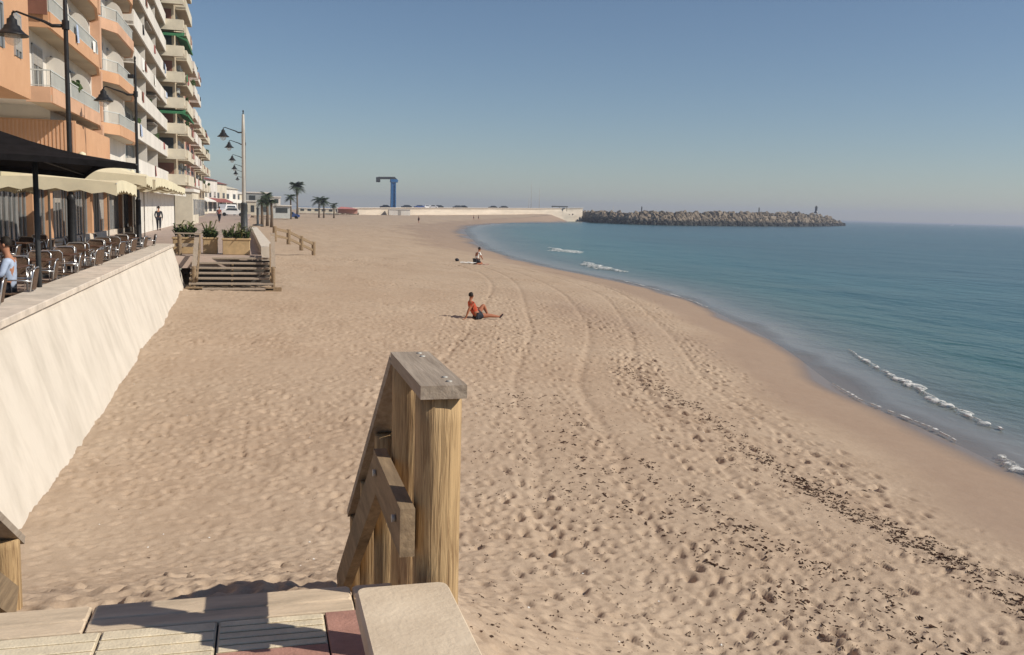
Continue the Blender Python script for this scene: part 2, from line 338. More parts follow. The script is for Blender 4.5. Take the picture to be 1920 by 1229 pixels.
# sea
def seamat():
    m_=bpy.data.materials.new('sea_water'); m_.use_nodes=True; t=m_.node_tree;N=t.nodes;L=t.links;b=N['Principled BSDF']
    tc=N.new('ShaderNodeTexCoord')
    def noise(s,d,st,rz=0):
        mp=N.new('ShaderNodeMapping'); mp.inputs['Scale'].default_value=st; mp.inputs['Rotation'].default_value=(0,0,rz); L.new(tc.outputs['Object'],mp.inputs[0])
        n=N.new('ShaderNodeTexNoise'); n.inputs['Scale'].default_value=s; n.inputs['Detail'].default_value=d; n.inputs['Distortion'].default_value=.4; L.new(mp.outputs[0],n.inputs['Vector']); return n.outputs[0]
    at=N.new('ShaderNodeAttribute'); at.attribute_name='depth'
    r=N.new('ShaderNodeValToRGB'); e=r.color_ramp.elements; e[0].position=0; e[0].color=(.3,.275,.26,1); e[1].position=1; e[1].color=(.007,.068,.088,1)  # shallow tones: sand showing through, lightened to paint in the sky's reflection
    for p,c in ((.1,(.24,.235,.215)),(.2,(.13,.16,.145)),(.42,(.05,.135,.125)),(.7,(.018,.105,.115))):
        q=e.new(p); q.color=(*c,1)
    L.new(at.outputs['Fac'],r.inputs[0])
    mx=N.new('ShaderNodeMix'); mx.data_type='RGBA'; mx.blend_type='MULTIPLY'; mx.inputs[0].default_value=.55
    r2=N.new('ShaderNodeValToRGB'); r2.color_ramp.elements[0].position=.3; r2.color_ramp.elements[0].color=(.55,.6,.62,1); r2.color_ramp.elements[1].position=.7; r2.color_ramp.elements[1].color=(1.25,1.2,1.15,1)
    L.new(noise(.05,5,(1,.35,1),rad(20)),r2.inputs[0]); L.new(r.outputs[0],mx.inputs[6]); L.new(r2.outputs[0],mx.inputs[7]); L.new(mx.outputs[2],b.inputs['Base Color'])
    b.inputs['Roughness'].default_value=.22; b.inputs['IOR'].default_value=1.333; b.inputs['Specular IOR Level'].default_value=.42
    al=N.new('ShaderNodeMapRange'); L.new(at.outputs['Fac'],al.inputs[0]); al.inputs[1].default_value=0; al.inputs[2].default_value=.07; al.inputs[3].default_value=.45; al.inputs[4].default_value=1.; L.new(al.outputs[0],b.inputs['Alpha'])
    ds=N.new('ShaderNodeMapRange'); L.new(at.outputs['Fac'],ds.inputs[0]); ds.inputs[2].default_value=.3; ds.inputs[3].default_value=.12; ds.inputs[4].default_value=.85
    prev=None
    for s,d,st,rz,dist in ((.9,4,(1,.45,1),rad(25),.16),(3.5,5,(1,.5,1),rad(15),.05),(.16,3,(1,.4,1),rad(30),.5)):
        bp=N.new('ShaderNodeBump'); bp.inputs['Distance'].default_value=dist; bp.inputs['Strength'].default_value=.8; L.new(noise(s,d,st,rz),bp.inputs['Height'])
        L.new(ds.outputs[0],bp.inputs['Strength'])
        if prev: L.new(prev,bp.inputs['Normal'])
        prev=bp.outputs[0]
    L.new(prev,b.inputs['Normal']); return m_
rw=np.concatenate([np.linspace(-40,6,24)[:-1],6*np.exp(np.linspace(0,math.log(300/6),420))[:-1],300*np.exp(np.linspace(0,math.log(40000/300),70))])
ww=np.concatenate([np.linspace(-1.2,4,70)[:-1],4*np.exp(np.linspace(0,math.log(60000/4),170))])
YW=np.repeat(rw[:,None],len(ww),1); kW=np.clip(YW/40,1,6)
XW=S(YW)+ww[None,:]*np.where(ww[None,:]<30,kW,1+(kW-1)*30/np.maximum(ww[None,:],30))
dep=np.clip(ww,0,None)[None,:]+0*YW
depth=1-np.exp(-dep*np.sqrt(kW)/11.); depth=np.where(YW>300,np.maximum(depth,.75),depth)
amp=np.clip(dep/8,0,1)*np.clip(1-YW/400,0,1)
ZWv=ZW+amp*(.06*fbm(XW/2.2,YW/5,61,3)+.1*fbm(XW/8,YW/18,63,2))
edge_run=.9*fbm(XW*0+YW/3.,YW*0+.5,65,3)
XW=XW+np.where(dep<=0,1,np.exp(-dep/3))*edge_run
sea=gridmesh('sea',XW,YW,ZWv,seamat(),dict(depth=depth)); sea['kind']='structure'
# land sheet inland
land=MB(); land.add([(-900,-60,-.62),(-3.5,-60,-.62),(-3.5,38,-.62),(-1.2,330,-.62),(-1.2,1500,-.62),(-900,1500,-.62)],[(0,1,2,3,4,5)])
land.build('ground',M['pave'],kind='structure')
# breaking wavelets: low ridges of foam
def foam(name,pts,wd,hgt,lab,seed,cat='wave'):
    rg=random.Random(seed); P=[]
    for i in range(len(pts)-1):
        for k in range(24):
            t=k/24; P.append(tuple(pts[i][j]*(1-t)+pts[i+1][j]*t for j in (0,1)))
    W3=[atz(px,py,ZW) for px,py in P]; mb=MB(); n=len(W3); NCR=9; V=[];Fc=[]
    for i,p in enumerate(W3):
        d=(W3[min(i+1,n-1)]-W3[max(i-1,0)]); d.z=0; d.normalize(); r=Vector((d.y,-d.x,0))
        e=math.sin(math.pi*i/(n-1))**.5 if 0<i<n-1 else .02
        wv=wd*1.3*e*(.2+1.3*abs(float(fbm(np.array(i*.11+seed),np.array(seed*.3),70,3))*2)+.15*rg.random()); of=.25*wd*math.sin(i*.37+seed)
        for k in range(NCR):
            u=k/(NCR-1)*2-1; V.append(p+r*(u*wv+of)+Vector((0,0,.06+hgt*.3*e*(1-u*u)*(.5+.5*rg.random())+(.0 if abs(u)<1 else -.03))))
    for i in range(n-1):
        for k in range(NCR-1):
            a=i*NCR+k; Fc.append((a,a+1,a+NCR+1,a+NCR))
    mb.add(V,Fc,True); return mb.build(name,FOAM,label=lab,cat=cat,group='small breaking waves',kind='stuff')
def foammat():
    m_=mat('foam',(.78,.78,.76),.85,scale=4,var=.1); t=m_.node_tree;N=t.nodes;L=t.links;b=N['Principled BSDF']
    tc=N.new('ShaderNodeTexCoord'); n=N.new('ShaderNodeTexNoise'); n.inputs['Scale'].default_value=5; n.inputs['Detail'].default_value=7; n.inputs['Roughness'].default_value=.7; L.new(tc.outputs['Object'],n.inputs['Vector'])
    mr=N.new('ShaderNodeMapRange'); mr.inputs[1].default_value=.43; mr.inputs[2].default_value=.6; L.new(n.outputs[0],mr.inputs[0]); L.new(mr.outputs[0],b.inputs['Alpha']); return m_
FOAM=foammat()
foam('breaking_wave',[(1590,658),(1630,684),(1680,712),(1722,730),(1748,752),(1795,772),(1845,798),(1885,810)],.11,.05,'white foam line of a small wave breaking along the near shallows',3)
foam('breaking_wave',[(1872,858),(1895,880),(1925,890),(1990,910)],.2,.09,'white foam curl reaching the sand at the right edge',5)
foam('breaking_wave',[(1032,465),(1050,470),(1068,473),(1090,476)],.8,.22,'small white breaker off the beach, farther of the two',7)
foam('breaking_wave',[(1096,492),(1112,500),(1135,505),(1175,511)],.7,.2,'small white breaker off the beach, nearer of the two',9)
foam('breaking_wave',[(1150,524),(1200,536),(1250,551),(1300,567),(1330,580)],.07,.02,'thin pale foam edge left on the sand at the middle of the bay',15)
foam('breaking_wave',[(1560,722),(1610,752),(1680,780),(1750,808),(1800,835)],.03,.01,'thin lacy foam edge along the nearest stretch of wet sand',17)
# seaweed debris on the sand
sw=MB()
def weedline(pts,n,wd,s0,s1,seed):
    rg=random.Random(seed); Wp=[sandpt(*p) for p in pts]
    for i in range(n):
        t=rg.random()*(len(Wp)-1); k=int(t); f=t-k; p=Wp[k].lerp(Wp[k+1],f); 
        cl=math.sin(t*9+seed)+math.sin(t*23+seed*2)+rg.uniform(-1.2,1.2)
        if cl<-.3: continue
        x=p.x+rg.gauss(0,wd); y=p.y+rg.gauss(0,wd*1.2)
        piece(x,y,rg.uniform(s0,s1)*(1 if rg.random()<.9 else 1.4),rg)
def piece(x,y,r,rg):
    if x>float(S(y))-.6 or y<3.5 or x<-2.2: return
    for q in range(rg.choice((1,2,3,4))):
        xx=x+rg.uniform(-r,r)*1.3; yy=y+rg.uniform(-r,r)*2.2; zz=sandz(xx,yy)
        if rg.random()<.45: lump(sw,(xx,yy,zz+r*.04),r*rg.uniform(.3,.75),n=5,flat=.3,jit=.6,rg=rg)
        else:      # curled ribbon of weed
            a=rg.uniform(-.6,1.1); P=[]; L_=r*rg.uniform(1.,2.6)
            for k in range(4): P.append((xx+math.sin(a)*L_*(k/3-.5)+rg.uniform(-.2,.2)*r,yy+math.cos(a)*L_*(k/3-.5)+rg.uniform(-.3,.3)*r,zz+r*rg.uniform(.05,.3)))
            sw.tube(P,[r*.1,r*.22,r*.2,r*.08],4)
weedline([(1170,690),(1290,760),(1420,850),(1560,935),(1720,1020),(1920,1140),(2050,1220)],1500,.16,.012,.04,1)
weedline([(1330,770),(1450,820),(1540,880),(1640,920)],60,.1,.012,.035,2)
weedline([(1500,900),(1640,1000),(1800,1060),(1960,1110)],350,.12,.012,.035,8)
weedline([(1020,740),(1160,850),(1330,960),(1480,1040),(1640,1120),(1800,1240)],420,.2,.014,.04,3)
weedline([(960,720),(1040,820),(1140,900),(1300,1010),(1480,1130),(1600,1240)],420,.3,.012,.04,4)
weedline([(900,720),(960,850),(1040,920),(1150,960)],260,.35,.01,.03,5)
weedline([(1100,640),(1200,720),(1330,800),(1500,930)],260,.3,.01,.03,6)
weedline([(690,500),(820,545),(960,640),(1130,700)],90,.5,.01,.03,7)
rg=random.Random(12)
for i in range(1900):
    px=rg.uniform(880,1700); py=rg.uniform(690,1229)
    if py-690<(px-1150)*.62 : continue
    p=sandpt(px,py); piece(p.x,p.y,rg.uniform(.006,.022),rg)
for i in range(120):
    p=sandpt(rg.uniform(120,1150),rg.uniform(560,1120)); piece(p.x,p.y,rg.uniform(.006,.016),rg)
sw.build('seaweed_debris',M['weed'],label='dark dried seaweed scraps strewn in lines over the sand',cat='seaweed',kind='stuff')
sh_=MB(); rg=random.Random(44)
for i in range(60):
    p=sandpt(rg.uniform(150,1500),rg.uniform(620,1225))
    if p.y>3.9: lump(sh_,(p.x,p.y,sandz(p.x,p.y)+.004),rg.uniform(.006,.015),n=5,flat=.5,jit=.3,rg=rg)
sh_.build('shells',M['towel'],label='tiny pale shells and scraps scattered over the sand',cat='shells',kind='stuff')
# ---------------------------------------------------------------- promenade, seawall, near platform
pm=MB(); pm.prism([(-9.6,-20),(-3.72,-20),(-3.72,37.2),(.0,38.6),(-.6,72),(-2,150),(-2.5,300),(-14,300),(-12,150)],-.9,FL)
pm.build('promenade',M['pave'],kind='structure')
wl=empty('sea_wall',(-3.3,10,-2.5),label='long battered cream sea wall with stone coping beside the sand',cat='wall')
def loc(mb,e): mb.v=[(v[0]-e.location.x,v[1]-e.location.y,v[2]-e.location.z) for v in mb.v]; return mb
mb=MB(); ys=np.linspace(-6,37.6,120); V=[];Fc=[]
prof=[(-3.72,0-.1),(-3.27,-.1),(-3.24,-.2),(-2.76,-1.75),(-2.5,-2.7),(-3.72,-2.7)]
for y in ys:
    for k,(x,z) in enumerate(prof): V.append((x+(.012*math.sin(y*1.7+k)+.008*math.sin(y*4.1) if 1<k<5 else 0),y,z))
n=len(prof)
for i in range(len(ys)-1):
    for k in range(n):
        a=i*n+k;b=i*n+(k+1)%n; Fc.append((a,a+n,b+n,b))
Fc+=[tuple(range(n)),tuple((len(ys)-1)*n+k for k in range(n-1,-1,-1))]
mb.add(V,Fc); loc(mb,wl).build('wall_face',M['plaster'],wl)
mb=MB(); y=-6
while y<37.6:
    mb.box((-3.86,y+.006,-.098),(-3.2,min(y+2.4,37.7)-.006,.01),bev=.012); y+=2.4
loc(mb,wl).build('coping',M['coping'],wl)
mb=MB()
p=atz(18,712,-.7); mb.box((-3.13,13.1,-.95),(-3.0,13.13,-.8))
# near platform
e=MB(); e.prism([(-2.6,-6),(.62,-6),(.62,3.68),(-2.6,3.68)],-2.6,-.02); e.build('platform',M['grout_shade'],kind='structure')
tl=MB(); tp=MB(); rnd=random.Random(3)
def ribtile(mb,x0,y0,x1,y1):
    mb.box((x0,y0,-.018),(x1,y1,-.006)); nrib=5; h=(y1-y0)/nrib
    for k in range(nrib): mb.box((x0+.004,y0+k*h+.006,-.006),(x1-.004,y0+(k+1)*h-.006,.0+rnd.uniform(-.001,.001)),bev=.003)
xs=[-2.57+.4*k for k in range(9)]
for k in range(6): ribtile(tl,-.165-.403*(k+1)+.0,3.105,-.165-.403*k-.006,3.495)
ribtile(tl,-.163,3.105+.13,.22,3.495)
for k in range(-1,6):
    for j in range(12):
        x1=.225-.403*k; y1=3.10-.403*j
        if x1>.6: x1=.3
        tp.box((x1-.398,y1-.398,-.018),(min(x1,.3),y1,0.),bev=.003)
tp.box((-.163,3.105,-.018),(.22,3.105+.127,0),bev=.003); tp.box((.226,3.105,-.018),(.61,3.495,0.),bev=.003)
tl.build('ribbed_paving',M['tile'],kind='structure'); tp.build('pink_paving',M['tilep'],kind='structure')
es=MB()
for x0,x1 in ((-2.6,-1.62),(-1.61,-.64),(-.63,.34),(.35,.62)):
    es.box((x0,3.502,-.06),(x1,3.596,.001),bev=.005); es.box((x0,3.602,-.06),(x1,3.735,.001),bev=.008)
es.build('platform_kerb',M['edge'],kind='structure')
# low parapet at the right of the platform
pp=empty('parapet',(.45,1.5,0),label='low stone parapet with pale rounded slab in the near foreground',cat='parapet')
mb=MB(); mb.box((.313,-1.5,-.3),(.563,2.86,.262)); loc(mb,pp).build('parapet_base',M['dark'],pp)  # stone base coloured near black to stand for its shaded side
mb=MB(); V=[]
def rr(x0,y0,x1,y1,r,n=5):
    P=[]
    for cx,cy,a0 in ((x1-r,y0+r,-90),(x1-r,y1-r,0),(x0+r,y1-r,90),(x0+r,y0+r,180)):
        for k in range(n): a=rad(a0+90*k/(n-1)); P.append((cx+r*math.cos(a),cy+r*math.sin(a)))
    return P
P0=rr(.283,-1.6,.588,2.92,.035); P1=rr(.291,-1.592,.58,2.912,.03)
n=len(P0); V=[(x,y,.262) for x,y in P0]+[(x,y,.318) for x,y in P0]+[(x,y,.33) for x,y in P1]
mb.add(V,[tuple(range(n-1,-1,-1)),tuple(range(2*n,3*n))]+[(i+l*n,(i+1)%n+l*n,(i+1)%n+(l+1)*n,i+(l+1)*n) for l in (0,1) for i in range(n)])
loc(mb,pp).build('parapet_slab',M['stone'],pp)
# ---------------------------------------------------------------- wooden rails of the near stair
def plank(mb,pts,w_,h_,ax=(0,0,1)):
    for a,b in zip(pts[:-1],pts[1:]): mb.beam(a,b,w_,h_,ax)
def log_post(x,y,z0,z1,r=.078):
    mb=MB(); V=[];Fc=[];n=20;hs_=14; rg=random.Random(int(x*100+y*10))
    ph=rg.random()*6
    for j in range(hs_):
        z=z0+(z1-z0)*j/(hs_-1)
        for k in range(n):
            a=2*math.pi*k/n; q=r*(1+.035*math.sin(3*a+ph)+.02*math.sin(7*a+z*3))
            # two sawn flats give the squared log look
            q=min(q,r*.93/max(abs(math.cos(a)),.001)) ; V.append((x+q*math.cos(a),y+q*math.sin(a),z))
    for j in range(hs_-1):
        for k in range(n):
            a=j*n+k;b=j*n+(k+1)%n;Fc.append((a,b,b+n,a+n))
    Fc+=[tuple(range(n-1,-1,-1)),tuple((hs_-1)*n+k for k in range(n))]
    mb.add(V,Fc,True); return mb
e=empty('stair_railing',(.6,3.1,0),label='tall timber railing with flat cap in the near foreground, right of the stair',cat='railing',group='near stair railings')
yA,yB,yC=3.06,3.62,5.6; zt=.957; XR=.574
slope=-.64
def zr(y,base): return base+(slope*(y-yB) if y>yB else 0)
mb=MB(); mb.beam((XR,yA-.1,zt),(XR,yB+.08,zt),.155,.045); loc(mb,e).build('handrail_cap',M['weath'],e)
mb=MB(); mb.beam((XR,yB+.09,zt-.01),(XR,yC,zr(yC,zt)),.155,.045); loc(mb,e).build('sloping_handrail',M['weath'],e)
for y in (yA,yB): loc(log_post(XR+.0,y,-.6 if y==yB else -.3,zt-.024,.082),e).build('post',M['timber'],e)
for y in (4.3,4.95,5.55): loc(log_post(XR,y,sandz(XR,y)-.2,zr(y,zt)-.03,.07),e).build('post',M['timber'],e)
zl=.487
for yb in (yA-.03,yA+.05,yB-.05,yB+.03):
    mb=MB(); mb.lathe([(.011,0),(.011,.003),(.001,.005)],(XR+(.03 if int(yb*100)%2 else -.03),yb,zt+.0225),8); loc(mb,e).build('screw',M['galv'],e)
for yb in (yA,yB):
    mb=MB(); mb.tube([(XR-.142,yb,zl+.02),(XR-.155,yb,zl+.02)],.014,8); loc(mb,e).build('bolt',M['galv'],e)
mb=MB(); mb.beam((XR-.115,yA-.1,zl),(XR-.115,yB+.1,zl+.01),.05,.165); loc(mb,e).build('lower_rail',M['rail'],e)
mb=MB(); mb.beam((XR-.112,yB+.04,zl+.02),(XR-.112,yC,zr(yC,zl)),.05,.165); loc(mb,e).build('sloping_lower_rail',M['rail'],e)
mb=MB(); mb.beam((XR+.02,yB,zt-.12),(XR+.02,yC,zr(yC,zt-.12)),.03,.14); loc(mb,e).build('side_board',M['timber'],e)
el_=empty('stair_railing',(-1.42,5.6,-1.6),label='end of the timber stair railing at the lower left edge',cat='railing',group='near stair railings')
XL=-1.42
mb=MB(); mb.beam((XL,3.62,.94),(XL,5.78,-.42),.155,.045); loc(mb,el_).build('sloping_handrail',M['weath'],el_)
for y,z1 in ((3.7,.9),(4.7,.26),(5.66,-.345)): loc(log_post(XL+.0,y,sandz(XL,y)-.2,z1-.02,.08),el_).build('post',M['timber'],el_)
mb=MB(); mb.beam((XL+.115,3.62,.475),(XL+.115,5.3,-.6),.05,.165); loc(mb,el_).build('sloping_lower_rail',M['rail'],el_)
st=empty('beach_stairs',(-.7,5.5,-2.3),label='hidden timber stair flight dropping from the near platform to the sand',cat='stairs')
for k in range(12):
    y=3.76+k*.28; z=-.18*(k+1); mb=MB(); mb.box((-1.3,y,z-.05),(.47,y+.28,z),bev=.006); loc(mb,st).build('tread',M['rail'],st)
for x in (-1.25,.42):
    mb=MB(); mb.beam((x,3.8,-.32),(x,7.2,-2.5),.06,.2); loc(mb,st).build('stringer',M['rail'],st)
# ---------------------------------------------------------------- far stair
YS=37.2; LZ=-.5
fs=empty('wooden_stairs',(-1.2,YS,-1.7),label='weathered open wooden steps climbing from the sand to the promenade',cat='stairs')
zs0=-1.66
for k in range(7):
    z=LZ-.175*k+.0; y=YS+1.0-.3*k
    mb=MB(); mb.box((-2.62,y-.3,z-.07),(.42,y+.02,z),bev=.008); loc(mb,fs).build('tread',M['weath'],fs)
mb=MB(); mb.box((-2.66,YS+.95,-1.9),(.44,YS+1.1,-.62)); loc(mb,fs).build('gap_shade_board',M['grout_shade'],fs)  # added dark sheet, paints the shade in the gaps between open treads
for x in (-2.6,-1.1,.4):
    mb=MB(); mb.beam((x,YS+1.1,LZ-.2),(x,YS-.95,LZ-.2-1.2),.07,.14); loc(mb,fs).build('stringer',M['rail'],fs)
def far_rail(x,lab,far):
    e=empty('stair_railing',(x,YS,-1.7),label=lab,cat='railing',group='railings of the far wooden steps')
    mb=MB(); mb.beam((x,YS+1.2,.42),(x,YS-.75,-.78),.17,.05); loc(mb,e).build('sloping_handrail',M['weath'],e)
    mb=MB(); mb.beam((x,YS+1.2,.42),(x,YS+2.2,.42),.17,.05); loc(mb,e).build('handrail_cap',M['weath'],e)
    mb=MB(); mb.beam((x+.1*far,YS+1.15,-.02),(x+.1*far,YS-.85,-1.26),.05,.16); loc(mb,e).build('lower_rail',M['rail'],e)
    for y,z in ((YS+2.1,.4),(YS+1.15,.4),(YS-.7,-.75)): loc(log_post(x,y,-1.95,z,.075),e).build('post',M['rail'],e)
    mb=MB(); mb.box((x-.3,YS-1.1,-1.75),(x+.3,YS-1.0,-1.5),bev=.01); loc(mb,e).build('foot_board',M['rail'],e)
    return e
e=far_rail(-2.42,'left timber railing of the far wooden steps, beside the sea wall',1)
mb=MB(); mb.beam((-3.2,YS+.9,.40),(-2.2,YS+.9,.40),.16,.05); mb.beam((-3.2,YS+.92,-.05),(-2.45,YS+.92,-.05),.05,.14); loc(mb,e).build('cross_rail',M['weath'],e)
loc(log_post(-3.05,YS+.9,-.8,.38,.08),e).build('post',M['rail'],e)
far_rail(.42,'right timber railing of the far wooden steps, beside the open sand',-1)
# railing of the next stair, stepping down onto the sand
e=empty('stair_railing',(2,60,-1),label='small timber rail with stepped posts on the sand beyond the far steps',cat='railing')
P=[aty(x,y,Y) for x,y,Y in ((515,426,57),(541,432,58),(565,444,59),(588,455,60))]
for p in P:
    loc(log_post(p.x,p.y,p.z-.85,p.z+.05,.13),e).build('post',M['rail'],e)
mb=MB(); plank(mb,[p+Vector((0,0,-.1)) for p in P],.07,.16); loc(mb,e).build('handrail_cap',M['rail'],e)
mb=MB(); plank(mb,[p+Vector((0,0,-.5)) for p in P],.07,.14); loc(mb,e).build('lower_rail',M['rail'],e)
# planters
def plant_leaves(seed,n,sx_,sy_,h,long=.22,wid=.03):
    rg=random.Random(seed); mb=MB()
    for i in range(n):
        x=rg.uniform(-sx_,sx_);y=rg.uniform(-sy_,sy_); a=rg.uniform(0,6.28); l=long*rg.uniform(.5,1.3); up=rg.uniform(.25,1.1)
        d=Vector((math.cos(a),math.sin(a),0)); s_=Vector((-d.y,d.x,0))*wid*rg.uniform(.7,1.6); b=Vector((x,y,rg.uniform(-.02,h)))
        m1=b+d*l*.5+Vector((0,0,l*up)); t=b+d*l+Vector((0,0,l*up*.8)); mb.add([b-s_*.4,b+s_*.4,m1+s_,m1-s_,t],[(0,1,2,3),(3,2,4)])
    return mb
def planter(x,y,w_,lab,seed,h=.08,n=230):
    e=empty('planter',(x,y,FL),label=lab,cat='planter',group='planters at the top of the far steps')
    mb=MB(); mb.box((-w_/2,-.3,0),(w_/2,.3,.62),bev=.02); mb.box((-w_/2-.03,-.33,.58),(w_/2+.03,.33,.66),bev=.015); mb.build('planter_box',M['planter'],e)
    p=plant_leaves(seed,n,w_/2-.05,.25,h); o=p.build('foliage',M['leaf'],e); o.location=(0,0,.66)
    p=plant_leaves(seed+5,n//4,w_/2-.1,.2,h+.12,long=.4); o=p.build('foliage',M['leafy'],e); o.location=(0,0,.66)
planter(-.98,YS+2.1,1.05,'ochre planter of low green leaves, right of the three beside the lamp base',1)
planter(-2.0,YS+2.6,.55,'small ochre planter, middle one just right of the left railing',2,n=200)
planter(-2.95,YS+2.4,.9,'planter with tall dark leaves behind the left stair railing',3,h=.25,n=220)
# promenade parapet beyond the steps
e=MB(); Pp=[(-.02,39.2),(.5,39.2),(-.35,75),(-.75,75)]
e.prism(Pp,-.9,-.12); e.build('low_parapet',M['plaster'],label='low pale parapet wall along the promenade edge beyond the far steps',cat='wall')
# ---------------------------------------------------------------- street lamps
def lamp_tree(x,y,thick=1.,pole_m=None,lab='',h=8.2,arm=6.55,spot=False,z0=FL,base_m=None):
    e=empty('street_lamp',(x,y,z0),label=lab,cat='street lamp',group='street lamps along the promenade')
    pm_=pole_m or M['black']; H_=h-z0; A=arm-z0
    mb=MB(); mb.lathe([(.075*thick,2.15),(.07*thick,2.4),(.062*thick,A),(.045*thick,H_-.35),(.03,H_-.3)],n=14); mb.build('pole',pm_,e)
    mb=MB(); mb.lathe([(.17*thick,0),(.17*thick,.12),(.125*thick,.2),(.115*thick,2.0),(.13*thick,2.06),(.08*thick,2.16)],n=14); mb.build('pole_base',base_m or pm_,e)
    mb=MB(); mb.lathe([(.03,H_-.32),(.05,H_-.28),(.03,H_-.2),(.055,H_-.12),(.05,H_-.07),(.001,H_)],n=10); mb.build('finial',M['black'],e)
    mb=MB(); mb.tube([(0,0,A-.1),(-.35,0,A-.12),(-.55,0,A-.02),(-.95,0,A+.1),(-1.25,0,A+.2),(-1.36,0,A+.16),(-1.38,0,A+.05)],[.055,.05,.04,.03,.028,.028,.025],8); mb.lathe([(.1,-.2),(.1,.05)],(0,0,A),12); mb.build('arm',M['black'],e)
    mb=MB(); mb.lathe([(.02,0),(.05,0),(.07,-.06),(.13,-.1),(.14,-.24),(.2,-.27),(.23,-.36),(.33,-.46),(.42,-.52),(.42,-.55),(.3,-.5),(.15,-.4),(.01,-.38)],(-1.38,0,A+.08),18); mb.build('lamp_shade',M['black'],e)
    mb=MB(); mb.lathe([(.2,-.46),(.22,-.55),(.2,-.68),(.13,-.78),(.01,-.82)],(-1.38,0,A+.08),14); mb.build('globe',GLOBE,e)
    if spot:
        mb=MB(); mb.box((-.32,-.1,A+.62),(-.06,.1,A+.8),bev=.02); mb.build('spotlight',M['black'],e)
    return e
def globemat():
    m_=mat('lamp_globe',(.7,.68,.66),.15,scale=3,var=.05,spec=.6); m_.node_tree.nodes['Principled BSDF'].inputs['Alpha'].default_value=.35; return m_
GLOBE=globemat()
lamp_tree(-5.33,29.7,lab='black street lamp rising behind the dark canopy, nearest of the row')
lamp_tree(-5.56,47,lab='black street lamp with small spotlight, second of the row by the cream parasols',spot=True)
lamp_tree(-1.22,71,2.0,M['galv'],lab='pale thick street lamp post with dark base at the head of the planters',h=8.3,arm=6.8,base_m=M['dark'])
for i,(px,py,Y) in enumerate([(435,272,90),(441,297,112),(445,314,135),(448,324,155),(451,335,190)]):
    p=aty(px,py,Y); lamp_tree(aty(459.5,py+40,Y).x,Y,lab=['street lamp first behind the pale post','street lamp second behind the pale post','street lamp third behind the pale post','street lamp fourth behind the pale post','farthest street lamp behind the pale post'][i],h=8.1,arm=p.z+.2)
lamp=empty('bollard',(-.35,95,FL),label='dark slim post standing on the sand side of the promenade parapet',cat='post')
mb=MB(); mb.lathe([(.5,0),(.5,.1),(.12,.18),(.11,1.6),(.16,1.7),(.01,1.8)],n=10); mb.build('post_shaft',M['dark'],lamp)
# ---------------------------------------------------------------- cafe terrace
def canopy(name,C4,apex,rimz,fab,lab,cat,group=None,val=.18,scal=False,poles=(),pm_=None,N=14):
    cx=sum(p[0] for p in C4)/4; cy=sum(p[1] for p in C4)/4
    e=empty(name,(apex[0],apex[1],FL),label=lab,cat=cat,group=group)
    mb=MB(); V=[];Fc=[]; rim=[]
    for i in range(4):
        a=Vector((*C4[i],rimz[i])); b=Vector((*C4[(i+1)%4],rimz[(i+1)%4]))
        for k in range(N):
            t=k/N; p=a.lerp(b,t); p.z+=.10*math.sin(math.pi*t); c=Vector((cx,cy,p.z)); p=p.lerp(c,.05*math.sin(math.pi*t)); rim.append(p)
    nR=len(rim); RG=6; A=Vector(apex)
    for j in range(RG+1):
        t=j/RG
        for p in rim:
            q=A.lerp(p,.04+.96*t); q.z-=.10*math.sin(math.pi*t); V.append(q)
    for j in range(RG):
        for k in range(nR): a=j*nR+k;b=j*nR+(k+1)%nR; Fc.append((a,a+nR,b+nR,b))
    mb.add(V,Fc,False); top=Vector(apex); mb.lathe([(.12,.0),(.1,.1),(.02,.14)],tuple(top-Vector((0,0,.05))),8); loc(mb,e).build('canopy',fab,e)
    mb=MB(); V=[];Fc=[]
    for i,p in enumerate(rim):
        k=i%N; d=val*(1-.2*abs(math.sin(math.pi*k/2.))) if scal else val
        V+=[p,p+Vector((0,0,-d))]
    for i in range(nR): a=2*i;b=2*((i+1)%nR); Fc.append((a,a+1,b+1,b))
    mb.add(V,Fc); loc(mb,e).build('valance',fab,e)
    for i in range(4):
        mb=MB(); p=Vector((*C4[i],rimz[i]-.02)); mb.tube([A+Vector((0,0,-.12)),A.lerp(p,.5)+Vector((0,0,-.14)),p],.018,6); loc(mb,e).build('rib',pm_,e)
    for x,y,zt_ in poles:
        mb=MB(); mb.tube([(x,y,FL),(x,y,zt_)],.045 if fab==M['fabk'] else .03,8); loc(mb,e).build('pole',pm_,e)
    x,y,_=poles[0]; mb=MB(); mb.box((x-.3,y-.3,FL),(x+.3,y+.3,FL+.07),bev=.01); loc(mb,e).build('base',M['dark'],e)
canopy('cafe_canopy',[(-6.5,15.2),(-2.05,17.35),(-3.4,20.4),(-7.6,18.6)],(-4.75,17.7,2.85),[2.1,2.2,2.08,2.06],M['fabk'],'large black canvas parasol over the nearest cafe tables','parasol',val=.1,poles=[(-4.7,17.3,2.75),(-3.8,18.05,2.35)],pm_=M['dark'])
def sq(cx,cy,h,r=0):
    return [(cx+h*math.cos(r+a)*1.414,cy+h*math.sin(r+a)*1.414) for a in (rad(225),rad(315),rad(45),rad(135))]
cp=[(-5.3,26.6,'nearest cream parasol, half hidden behind the black one'),(-5.25,31.2,'second cream scalloped parasol along the terrace'),(-5.2,35.6,'third cream scalloped parasol along the terrace'),(-5.3,40,'fourth cream scalloped parasol along the terrace'),(-5.5,44.6,'fifth cream scalloped parasol along the terrace'),(-5.8,49.5,'sixth cream scalloped parasol along the terrace'),(-6.2,55,'farthest cream scalloped parasol along the terrace'),(-8.0,29.5,'cream parasol close against the cafe front, behind the black canopy')]
